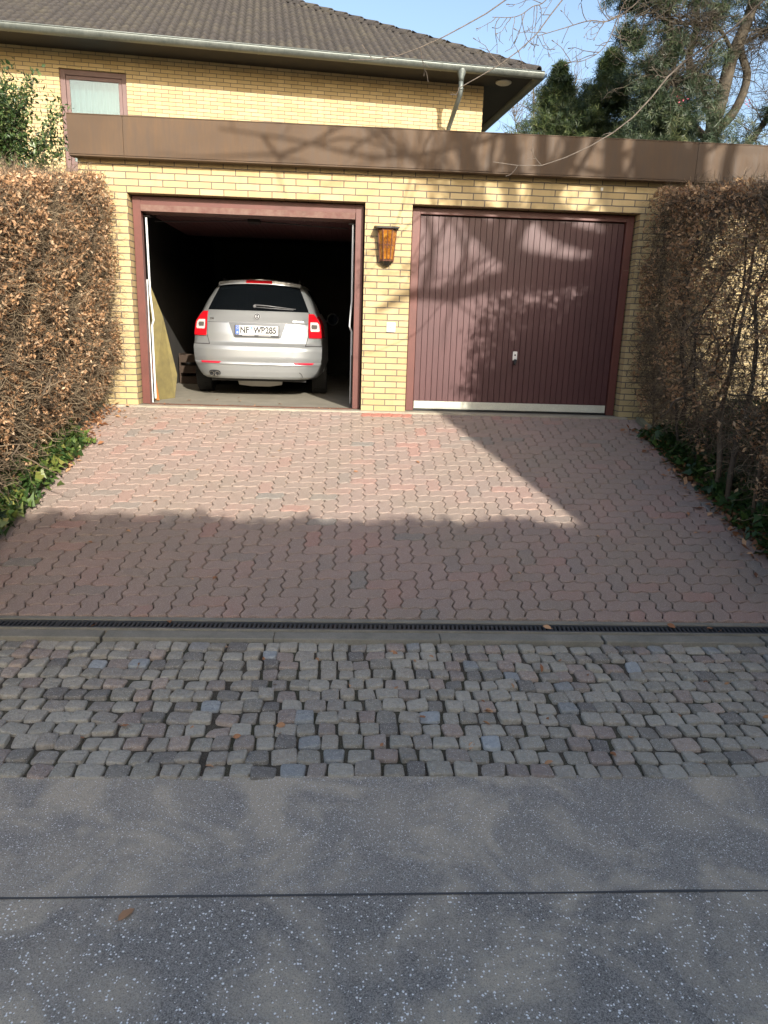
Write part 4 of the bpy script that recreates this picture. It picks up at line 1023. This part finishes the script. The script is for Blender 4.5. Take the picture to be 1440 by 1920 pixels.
# single fallen leaves
def leaf_mesh(seed):
    r = random.Random(seed); V = []; F = []; n = 7; cu = r.uniform(-.25, .35)
    for i in range(n):
        t = i / (n - 1); wd = .30 * math.sin(PI * min(1, t * .98 + .01)) ** .8 * (1 - .25 * t)
        for k in (-1, -.5, 0, .5, 1):
            V.append((t, k * wd, cu * (t - .5) ** 2 + abs(k) * wd * r.uniform(.3, .9) * .7 + (.03 if k == 0 else 0)))
    F = [(i * 5 + k, (i + 1) * 5 + k, (i + 1) * 5 + k + 1, i * 5 + k + 1) for i in range(n - 1) for k in range(4)]
    b = MB(); b.v = V; b.f = F; b.t = [.5] * len(V)
    b.tube([(0, 0, .02), (-.10, .01, .03), (-.2, .03, .05)], .012, 5)
    return b.v, b.f
LM = []
for s, tn in ((1, .35), (2, .6), (3, .8), (4, .95)):
    v, f = leaf_mesh(s); me = bpy.data.meshes.new('fallen_leaf'); me.from_pydata(v, [], f); me.update()
    a = me.attributes.new('tint', 'FLOAT', 'POINT'); a.data.foreach_set('value', np.full(len(v), tn, np.float32)); me.materials.append(MAT['litter'])
    me.polygons.foreach_set('use_smooth', [True] * len(me.polygons)); LM.append(me)
def fallen(x, y, z, size, label, group, tilt=.25, me=None, rz=None):
    o = bpy.data.objects.new('fallen_leaf', me or random.choice(LM)); COL.objects.link(o)
    o.location = (x, y, z); o.scale = (size,) * 3; o.rotation_euler = (random.gauss(0, tilt), random.gauss(0, tilt), random.uniform(0, 6.28) if rz is None else rz)
    return tag(o, label, 'leaf', group)
random.seed(5)
for k in range(62):
    x = random.uniform(.2, 5.4); y = random.uniform(-5.33, -4.25); z = float(np.interp(y, [-5.38, -4.2], [-.985, -.90]))
    fallen(x, y, z + random.uniform(-.008, .008), random.uniform(.028, .050), 'small dry brown leaf caught among the grey cobblestones', 'dry leaves among the cobblestones', .6)
for k in range(26):
    x = random.uniform(-.1, 5.4); s = random.uniform(.1, 3.7) if k > 9 else random.uniform(.2, 2.4)
    p = dv(x if k > 9 else x * .4, s, .004); fallen(*p, random.uniform(.04, .06), 'single dry leaf lying on the red-brown driveway paving', 'single leaves on the driveway paving', .15)
for x in (.85, 1.28, 3.62, 4.42, 4.62, 4.70): fallen(x, -4.05 + random.uniform(-.04, .04), -.862, .055, 'curled dry leaf lying on the drain grate', 'dry leaves on the drain grate', .4)
for x, y in ((.75, .75), (1.02, .62), (.42, .55), (1.55, .40), (.95, 1.05)): fallen(x, y, .006, .055, 'dry leaf on the concrete floor inside the open garage', 'leaves on the garage floor', .2)
fallen(1.615, -6.13, -1.000, .062, 'single tan leaf lying on the coarse asphalt in the foreground', None, .05, LM[2], .9)

# ================================================================== TREES AND SHRUBS
def blob(n, c, r, pw=.5):
    d = RNG.normal(size=(n, 3)); d /= np.linalg.norm(d, axis=1)[:, None]
    return np.array(c) + d * (RNG.uniform(0, 1, n) ** pw)[:, None] * np.array(r)
# evergreen shrub behind the left hedge
eg = thing('evergreen_shrub', 'upright evergreen shrub with small glossy leaves rising behind the left hedge', 'shrub', (-2.1, 1.6, 0))
sp_, sr_ = [], []; LP = []
for k in range(95):
    a = RNG.uniform(0, 2 * PI); q = RNG.uniform(.1, .95)
    s = np.array([[-2.1 + RNG.normal(0, .15), 1.6 + RNG.normal(0, .12), 1.9 + RNG.uniform(0, .7)]]); d = np.array([[math.cos(a) * q * 1.0, math.sin(a) * q * .7, .75]])
    p = walks(s, d, np.array([RNG.uniform(.6, 1.55)]), 12, .12, (0, 0, .05))[0]; sp_.append(p); sr_.append(.006 * np.linspace(1.2, .3, 12))
    for i in range(3, 12):
        m = 24; LP.append(p[i] + RNG.normal(0, .055, (m, 3)))
sp_.append(resample([(-2.1, 1.6, -.05), (-2.08, 1.58, 1.2), (-2.1, 1.6, 2.4)], 12)); sr_.append(np.full(12, .035))
LP = np.vstack(LP); tubes('stems', MAT['bark'], np.array(sp_), np.array(sr_), eg, 5)
leaves('foliage', MAT['evergreen'], LP, .055, eg)
# dense bush beside the drive, just outside the picture: it shades the closed door
db = thing('dense_bush', 'tall dense evergreen bush at the roadside end of the right hedge', 'shrub', (6.6, -4.7, gz(-4.7)))
B_ = np.vstack([blob(5000, (6.45, -4.7, .9), (1.15, .75, 1.9), .4), blob(3600, (6.75, -4.7, 2.5), (1.0, .7, 1.25), .45), blob(2600, (7.6, -4.9, 2.2), (1.1, .8, 1.6), .45), blob(1500, (5.75, -4.7, 2.35), (.5, .4, .65), .6), blob(2600, (6.05, -4.7, 2.9), (.75, .5, .85), .5)])
B_ = np.vstack([B_, B_ + RNG.normal(0, .05, B_.shape)]); leaves('foliage', MAT['evergreen'], B_, .068, db)
st = [resample(walks(np.array([[6.6 + RNG.normal(0, .2), -4.7, -.95]]), np.array([[RNG.normal(0, .06), RNG.normal(0, .1), 1]]), np.array([3.6]), 10, .06)[0], 14) for k in range(7)]
tubes('stems', MAT['bark'], np.array(st), np.full((7, 14), .03) * np.linspace(1, .3, 14), db, 5)
# conifers
def conifer(name, label, x, y, top, rb, zb, n, mat, size, seed, group=None, base=0.0):
    t = thing(name, label, 'tree', (x, y, base), group=group)
    tubes('trunk', MAT['pine_bark'], np.array([resample([(x, y, base - .05), (x, y, top * .6), (x, y, top - .1)], 10)]), np.array([np.linspace(.20, .02, 10)]), t, 8)
    H = top - zb; r = np.random.default_rng(seed); P = []
    nb = 260; bp_, br_ = [], []
    for k in range(nb):
        u = r.uniform(0, 1) ** 1.25; z = zb + H * (1 - u) ; z = top - H * u
        R = rb * (.03 + .97 * u ** 1.0) * r.uniform(.35, 1.25); a = r.uniform(0, 2 * PI)
        e = np.array([x + math.cos(a) * R, y + math.sin(a) * R, z + r.uniform(.05, .50) * (.3 + u)]); s = np.array([x, y, z - .15 * u])
        bp_.append(resample([tuple(s), tuple((s + e) / 2 - np.array([0, 0, .06])), tuple(e)], 6)); br_.append(np.linspace(.022, .006, 6))
        m = int(n / nb); tt = r.uniform(.35, 1.0, m)[:, None]
        w_ = .05 + .13 * u
        P.append(s + (e - s) * tt + r.normal(0, 1, (m, 3)) * np.array([w_, w_, w_ * .75]) * (.45 + .6 * tt))
    tubes('branches', MAT['pine_bark'], np.array(bp_), np.array(br_), t, 4)
    P = np.vstack(P); leaves('foliage', mat, P, size, t, tv=NEED_V, tf=NEED_F, tint=(.5 + .35 * clump(P, 3.5, seed) + RNG.normal(0, .16, len(P))).clip(0, 1))
    return t
G1 = 'conifers beyond the garage'
conifer('conifer_tree', 'pointed dark green conifer standing alone nearest the corner of the house', 9.15, 18, 9.40, 2.3, 5.9, 26000, MAT['conifer'], .17, 41, G1)
conifer('conifer_tree', 'taller bushy conifer between the small pointed one and the pine', 10.85, 18, 9.90, 2.9, 5.9, 32000, MAT['conifer'], .17, 42, G1)
conifer('conifer_tree', 'slim conifer tip just left of the pine crown', 12.0, 17.0, 9.1, 1.9, 5.9, 15000, MAT['conifer'], .17, 43, G1)
# dark mass of shrubs under the pine
sh = thing('garden_shrub', 'broad dark evergreen shrub with a few pink blossoms under the pine', 'shrub', (12.2, 14.2, 0))
SB = np.vstack([blob(9000, (11.1, 14.2, 5.9), (1.6, .8, 1.7), .45), blob(8000, (12.9, 14.0, 5.7), (1.5, .8, 1.6), .45), blob(4500, (11.9, 14.0, 6.6), (1.2, .7, 1.2), .5), blob(5000, (14.9, 14.4, 5.2), (1.4, .8, 1.6), .5)])
SB = SB[clump(SB, 4, 77) > -.2]
leaves('foliage', MAT['pine'], SB, .17, sh, tv=NEED_V, tf=NEED_F, tint=(.42 + .4 * clump(SB, 3, 8) + RNG.normal(0, .15, len(SB))).clip(0, 1))
leaves('blossom', MAT['blossom'], np.vstack([blob(16, (11.48, 13.6, 7.35), (.22, .1, .16)), blob(7, (13.2, 13.2, 7.25), (.15, .1, .12))]), .07, sh)
stp = [resample(walks(np.array([[12.2 + RNG.normal(0, .9), 14.2, -.05]]), np.array([[RNG.normal(0, .15), RNG.normal(0, .1), 1]]), np.array([6.5]), 8, .08)[0], 12) for k in range(9)]
tubes('stems', MAT['bark'], np.array(stp), np.full((9, 12), .06) * np.linspace(1, .4, 12), sh, 6)
# pine
pt = thing('pine_tree', 'old many-stemmed pine with crooked bare limbs filling the upper right corner', 'tree', (13.1, 15, 0))
def limbs(paths, K=28):
    P = []; R = []
    for pts, r0, r1 in paths: P.append(smooth_path(pts, K)); R.append(np.linspace(r0, r1, K))
    return np.array(P), np.array(R)
LB = [([(13.0, 15, -.1), (13.05, 15, 3), (13.1, 15, 6.55), (13.15, 15, 7.13), (13.3, 15, 8.07), (13.44, 15, 9.06), (13.74, 15, 9.9), (14.1, 15, 12)], .34, .12),
      ([(13.1, 15, 6.8), (13.0, 15.1, 7.6), (12.45, 15, 8.2), (12.13, 15, 8.9), (12.25, 15, 9.7), (12.0, 15, 11.5)], .15, .05),
      ([(13.2, 15, 6.9), (13.75, 15, 7.6), (13.96, 15, 8.5), (13.62, 15, 9.35), (14.02, 15, 10.6), (14.3, 15, 12)], .14, .06),
      ([(13.3, 14.9, 6.6), (12.67, 14.8, 6.85), (11.95, 14.7, 7.5), (11.62, 14.7, 8.4), (11.42, 14.8, 9.5), (11.1, 15, 11)], .13, .04),
      ([(13.2, 15, 6.4), (14.15, 14.9, 6.6), (14.7, 14.9, 7.4), (15.3, 15, 8.6)], .11, .05),
      ([(13.2, 15, 8.0), (12.6, 14.6, 8.3), (11.4, 14.3, 8.0), (10.6, 14.3, 8.3)], .06, .02),
      ([(13.5, 15, 9.0), (12.6, 14.6, 9.6), (11.2, 14.3, 9.5), (10.3, 14.2, 9.9)], .06, .02),
      ([(13.6, 15, 9.3), (14.4, 14.6, 9.6), (15.2, 14.4, 9.4)], .05, .02)]
P_, R_a = limbs(LB); tubes('trunk', MAT['pine_bark'], P_, R_a, pt, 9)
TW = []; TR = []
for k in range(900):
    a = P_[RNG.integers(0, len(P_))]; s = a[RNG.integers(10, 28)]; d = RNG.normal(size=3); d[1] *= .6; d[2] = d[2] * .7 - .05
    L_ = RNG.uniform(.5, 1.9); TW.append(walks(s[None], d[None], np.array([L_]), 9, .28)[0]); TR.append(RNG.uniform(.006, .016) * np.linspace(1.2, .3, 9))
TW = np.array(TW); tubes('branches', MAT['pine_bark'], TW, np.array(TR), pt, 4)
s = TW[RNG.integers(0, 900, 5000), RNG.integers(3, 9, 5000)]; d = RNG.normal(size=(5000, 3)); d[:, 2] -= .1
T2 = walks(s, d, RNG.uniform(.15, .6, 5000), 5, .35); tubes('twigs', MAT['pine_bark'], T2, np.full((5000, 5), .0045) * np.linspace(1.2, .6, 5), pt, 3)
CL = []
for (x, y, z, r, n) in ((10.05, 14.5, 10.3, .75, 3000), (10.25, 14.6, 9.2, .50, 2200), (10.7, 14.4, 8.4, .55, 1800), (11.0, 14.5, 10.2, .9, 2600), (11.2, 14.4, 8.9, .7, 1900), (12.2, 14.6, 9.8, .8, 1700), (13.06, 14.6, 10.3, .7, 1400), (10.9, 14.3, 7.6, .7, 2400), (12.3, 14.5, 7.9, .8, 2200), (14.1, 14.6, 10.0, .6, 900), (14.8, 14.5, 7.3, .45, 1200), (12.6, 14.6, 8.8, .7, 900), (11.5, 14.3, 7.1, .8, 2400), (15.2, 14.5, 9.4, .5, 700), (11.8, 15.6, 9.2, 1.1, 1500)):
    k = max(3, int(n / 105)); cc = blob(k, (x, y, z), (r, r * .7, r * .8), .5)
    for c in cc: CL.append(c + RNG.normal(0, 1, (80, 3)) * np.array([.13, .13, .07]))
CL = np.vstack(CL); leaves('foliage', MAT['pine'], CL, .15, pt, tv=NEED_V, tf=NEED_F, tint=(.45 + .35 * clump(CL, 3, 12) + RNG.normal(0, .15, len(CL))).clip(0, 1))
# faint leafless tree far behind
bt = thing('leafless_tree', 'thin pale leafless tree between the house corner and the conifers', 'tree', (10.0, 24, 0))
pa = [([(10, 24, -.05), (10, 24, 5), (9.9, 24, 8), (9.6, 24, 11.0)], .12, .02), ([(10, 24, 6), (10.8, 24, 8.5), (11.4, 24, 11.0)], .06, .012), ([(10, 24, 5.5), (9.4, 24, 8), (8.8, 24, 10.0)], .05, .01)]
P_, R_a = limbs(pa); tubes('trunk', MAT['bark'], P_, R_a, bt, 6)
TW = [walks(P_[RNG.integers(0, 3)][RNG.integers(12, 28)][None], np.array([[RNG.normal(0, .8), RNG.normal(0, .3), 1]]), np.array([RNG.uniform(.6, 1.8)]), 8, .2)[0] for k in range(260)]
tubes('branches', MAT['sprig'], np.array(TW), np.full((260, 8), .010) * np.linspace(1.2, .4, 8), bt, 3)

# ---- big leafless tree at the roadside behind the camera; its limbs reach over the drive
rt = thing('leafless_tree', 'large roadside leafless tree whose thin twigs hang into the top of the view', 'tree', (9.0, -9, -1))
DX_, DZ_ = 3.067, 4.068
def wl(pts, y=-9.0): return [(x + DX_ - (y + 9) * .337, y, z + DZ_ - (y + 9) * .447) for x, z in pts]
LB = [([(9.3, -9, -1.1), (9.2, -9, 1.5)] + wl([(6.0, -.6), (5.75, .9), (5.6, 1.9), (5.45, 2.7), (5.3, 4.2), (5.2, 6)]), .62, .14),
      (wl([(5.9, 1.0), (5.45, 1.68), (4.94, 1.60), (4.5, 1.56), (4.06, 1.50), (3.53, 1.33), (3.06, 1.30), (2.6, 1.05)]), .22, .035),
      (wl([(4.75, 1.60), (4.25, 1.68), (3.91, 1.90), (3.73, 2.06), (3.54, 2.28), (3.3, 2.9), (3.0, 4.0)]), .15, .04),
      (wl([(3.95, 1.85), (4.0, 2.2), (3.86, 2.73), (3.8, 3.6), (3.6, 4.6)]), .10, .03),
      (wl([(4.1, 1.75), (4.25, 2.25), (4.2, 2.75), (4.25, 3.8), (4.4, 5)]), .085, .03),
      (wl([(5.6, 1.75), (5.2, 1.90), (4.79, 1.98), (4.5, 2.12), (4.38, 2.4), (4.54, 2.75), (4.6, 3.9), (4.5, 5)]), .13, .04),
      (wl([(5.5, 2.0), (5.05, 2.3), (4.95, 2.75), (4.95, 3.8), (5.0, 5)]), .13, .05),
      (wl([(5.7, 1.3), (5.9, 2.0), (5.85, 2.75), (6.0, 4), (6.2, 5.5)]), .12, .05),
      (wl([(5.8, 1.1), (6.2, 1.9), (6.2, 2.75), (6.6, 4.5)]), .09, .04),
      (wl([(5.9, .8), (6.5, 1.7), (7.2, 2.4), (8.2, 3.2)]), .12, .05),
      (wl([(3.5, 1.33), (3.62, 1.7), (3.45, 2.1), (3.1, 2.45), (2.7, 2.6)]), .038, .012),
      (wl([(3.16, 1.32), (3.25, 1.8), (3.16, 2.3), (3.3, 3.0)]), .045, .015),
      (wl([(3.73, 2.06), (3.4, 2.3), (2.8, 2.55), (2.0, 3.4)]), .04, .015),
      (wl([(5.0, 3.6), (4.75, 2.75), (4.45, 2.25), (4.2, 2.0), (3.98, 1.78), (3.7, 1.62)], -6.4), .040, .014),
      (wl([(3.9, 3.3), (3.70, 2.7), (3.68, 2.2), (3.62, 1.8), (3.48, 1.5), (3.25, 1.30)], -6.6), .034, .012),
      (wl([(3.5, 3.4), (3.36, 2.7), (3.40, 2.2), (3.30, 1.85), (3.06, 1.62), (2.85, 1.5)], -6.6), .030, .010),
      (wl([(4.6, 3.4), (3.95, 2.85), (3.3, 2.62), (2.5, 2.50), (1.7, 2.62), (.9, 2.7)], -6.8), .032, .010),
      (wl([(5.6, 3.4), (5.25, 2.8), (5.1, 2.4), (4.8, 2.15), (4.55, 2.12), (4.2, 2.22)], -6.4), .036, .012),
      (wl([(6.6, 3.6), (6.2, 2.9), (5.75, 2.6), (5.4, 2.55), (5.05, 2.62)], -6.6), .035, .012),
      (wl([(3.0, 3.6), (2.4, 3.0), (2.0, 2.7), (1.5, 2.45)], -6.8), .026, .010),
      (wl([(3.3, 2.9), (2.6, 3.6), (1.6, 4.2), (.6, 5.2)]), .05, .02),
      (wl([(3.8, 3.6), (3.0, 4.4), (2.2, 5.6)]), .05, .02),
      (wl([(4.25, 3.8), (3.7, 4.6), (3.4, 6)]), .05, .02)]
P_, R_a = limbs(LB); tubes('trunk', MAT['bark'], P_, R_a, rt, 9)
leaves('ivy', MAT['ivy'], np.vstack([blob(3800, (8.72, -9, 4.7), (.62, .55, 1.7), .35), blob(2600, (8.50, -9, 4.6), (.45, .45, 1.0), .4), blob(900, (9.6, -9, 3.6), (.5, .5, 1.0), .4)]), .12, rt)  # leaf mass added around the trunk to broaden its shadow on door and wall
TW = []; TR = []
for k in range(170):
    j = RNG.integers(1, len(P_)); s = P_[j][RNG.integers(8, 28)]; d = np.array([RNG.normal(-.2, .8), RNG.normal(0, .5), RNG.normal(.5, .6)])
    TW.append(walks(s[None], d[None], np.array([RNG.uniform(.6, 2.0)]), 9, .18)[0]); TR.append(RNG.uniform(.006, .018) * np.linspace(1.2, .3, 9))
tubes('branches', MAT['bark'], np.array(TW), np.array(TR), rt, 4)
# overhanging thin limbs with side twigs
OV = [([(7.6, -8.8, 7.4), (6.6, -6.6, 5.6), (5.5, -4.2, 3.75), (4.93, -3.05, 3.01), (4.68, -3.0, 2.78), (4.44, -2.98, 2.62), (4.22, -3.0, 2.35), (4.03, -3.02, 2.19), (3.81, -3, 2.07), (3.56, -3, 1.98), (3.26, -3.02, 1.99)], .022, .0028),
      ([(7.0, -8.8, 6.6), (5.4, -5.4, 4.8), (4.2, -3.3, 3.6), (3.64, -3.0, 2.95), (3.50, -3, 2.76), (3.37, -3, 2.64), (3.24, -3.0, 2.55), (3.01, -3, 2.42)], .022, .0025),
      ([(6.6, -8.8, 7.2), (4.9, -5.4, 5.2), (3.9, -3.4, 3.4), (3.28, -3.0, 2.93), (3.14, -3, 2.84), (3.0, -3.0, 2.76), (2.8, -3, 2.66), (2.55, -3, 2.57), (2.3, -3.0, 2.55)], .020, .0022),
      ([(4.6, -3.6, 3.7), (4.2, -3.1, 3.05), (3.98, -3.0, 2.86), (3.82, -3, 2.84), (3.66, -3, 2.79), (3.5, -3.0, 2.74)], .008, .002),
      ([(4.4, -3.6, 3.6), (4.05, -3.1, 3.0), (3.95, -3.0, 2.72), (3.82, -3, 2.62), (3.70, -3, 2.60)], .007, .002),
      ([(5.6, -4.2, 4.2), (5.0, -3.6, 3.35), (4.62, -3.3, 3.05), (4.42, -3.2, 2.96), (4.2, -3.2, 2.90)], .010, .0025),
      ([(4.0, -3.6, 3.6), (3.6, -3.0, 3.02), (3.45, -3.0, 2.90), (3.35, -3, 2.84), (3.2, -3, 2.83)], .006, .002)]
Q, QR = limbs(OV, 60); tubes('limbs', MAT['sprig'], Q, QR, rt, 6)
TW = []; TR = []; T3 = []; T3R = []
for j in range(len(Q)):
    for i in range(22, 60):
        if Q[j][i][1] < -3.7: continue
        if RNG.uniform() < .55:
            t = Q[j][i] - Q[j][i - 1]; t /= np.linalg.norm(t); side = np.cross(t, (0, 1, 0)) * RNG.choice((-1, 1)); d = t * .7 + side + RNG.normal(0, .25, 3); L_ = RNG.uniform(.05, .24)
            p = walks(Q[j][i][None], d[None], np.array([L_]), 7, .22, (0, 0, .04))[0]; TW.append(p); TR.append(np.linspace(.0028, .0014, 7))
            TW.append(resample([tuple(p[-1]), tuple(p[-1] + (p[-1] - p[-2]) * .6)], 7)); TR.append(np.full(7, .0030))   # fat bud at the tip
            if L_ > .12:
                for q in (3, 5):
                    d2 = (p[q] - p[q - 1]) / np.linalg.norm(p[q] - p[q - 1]) + np.cross(d / np.linalg.norm(d), (0, 1, 0)) * RNG.choice((-1, 1)) * .8
                    T3.append(walks(p[q][None], d2[None], np.array([RNG.uniform(.03, .09)]), 5, .2)[0]); T3R.append(np.linspace(.0018, .0014, 5))
tag(tubes('twigs', MAT['sprig'], np.array(TW), np.array(TR), rt, 4), kind='stuff'); tag(tubes('twigs', MAT['sprig'], np.array(T3), np.array(T3R), rt, 4), kind='stuff')

# ================================================================== unseen casters added across the road (behind the camera): they shade road and cobbles
nbh = thing('shade_caster_house', 'unseen plain house with a lower wing, added across the road as shadow caster', 'house', (4, -12, -1))
render_m = concrete('pale_render', (.42, .40, .36), (.36, .34, .30), 2)
b = MB(); b.box(1.2, -13.2, -1.1, 7.06, -11.0, 2.98); b.prism([(7.03, -10.98, -1.1), (20, -10.98, -1.1), (20, -14, -1.1), (8.2, -14, -1.1)][::-1], (0, 0, 6.0)); b.build('wall', render_m, nbh)
b = MB(); b.box(1.15, -13.25, 2.981, 7.04, -10.99, 3.05); b.prism([(7.02, -10.93, 4.901), (20.1, -10.93, 4.901), (20.1, -14.05, 4.901), (8.22, -14.05, 4.901)][::-1], (0, 0, .07)); b.build('roof', MAT['tile'], nbh)
for x0 in (1.6, 3.4, 5.2):
    b = MB(); b.box(x0, -10.99, 0.0, x0 + 1.4, -10.96, 1.5); wq = b.build('window', MAT['white'], nbh); b = MB(); b.box(x0 + .08, -10.958, .08, x0 + 1.32, -10.95, 1.42); b.build('pane', GLASS, wq)

ch = thing('shadow_edge_foliage', 'unseen evergreen foliage added before the low wing to soften its shadow edge', 'hedge', (4, -10.75, -1))  # foliage added to roughen and soften the straight shadow edge of the wing
nH = 16000; zz = 3.01 - np.abs(RNG.exponential(.35, nH)); xx = RNG.uniform(1.1, 7.0, nH); zz = zz + .018 * np.sin(xx * 2.3) + .02 * np.sin(xx * 7.1)
leaves('foliage', MAT['evergreen'], np.stack([xx, RNG.uniform(-10.92, -10.62, nH), zz], 1), .08, ch)
hst = [resample([(x, -10.77, -1.05), (x + RNG.normal(0, .08), -10.77, 1.0), (x + RNG.normal(0, .1), -10.77, 2.85)], 8) for x in np.linspace(1.3, 6.8, 14)]
tubes('stems', MAT['bark'], np.array(hst), np.full((14, 8), .02), ch, 5)
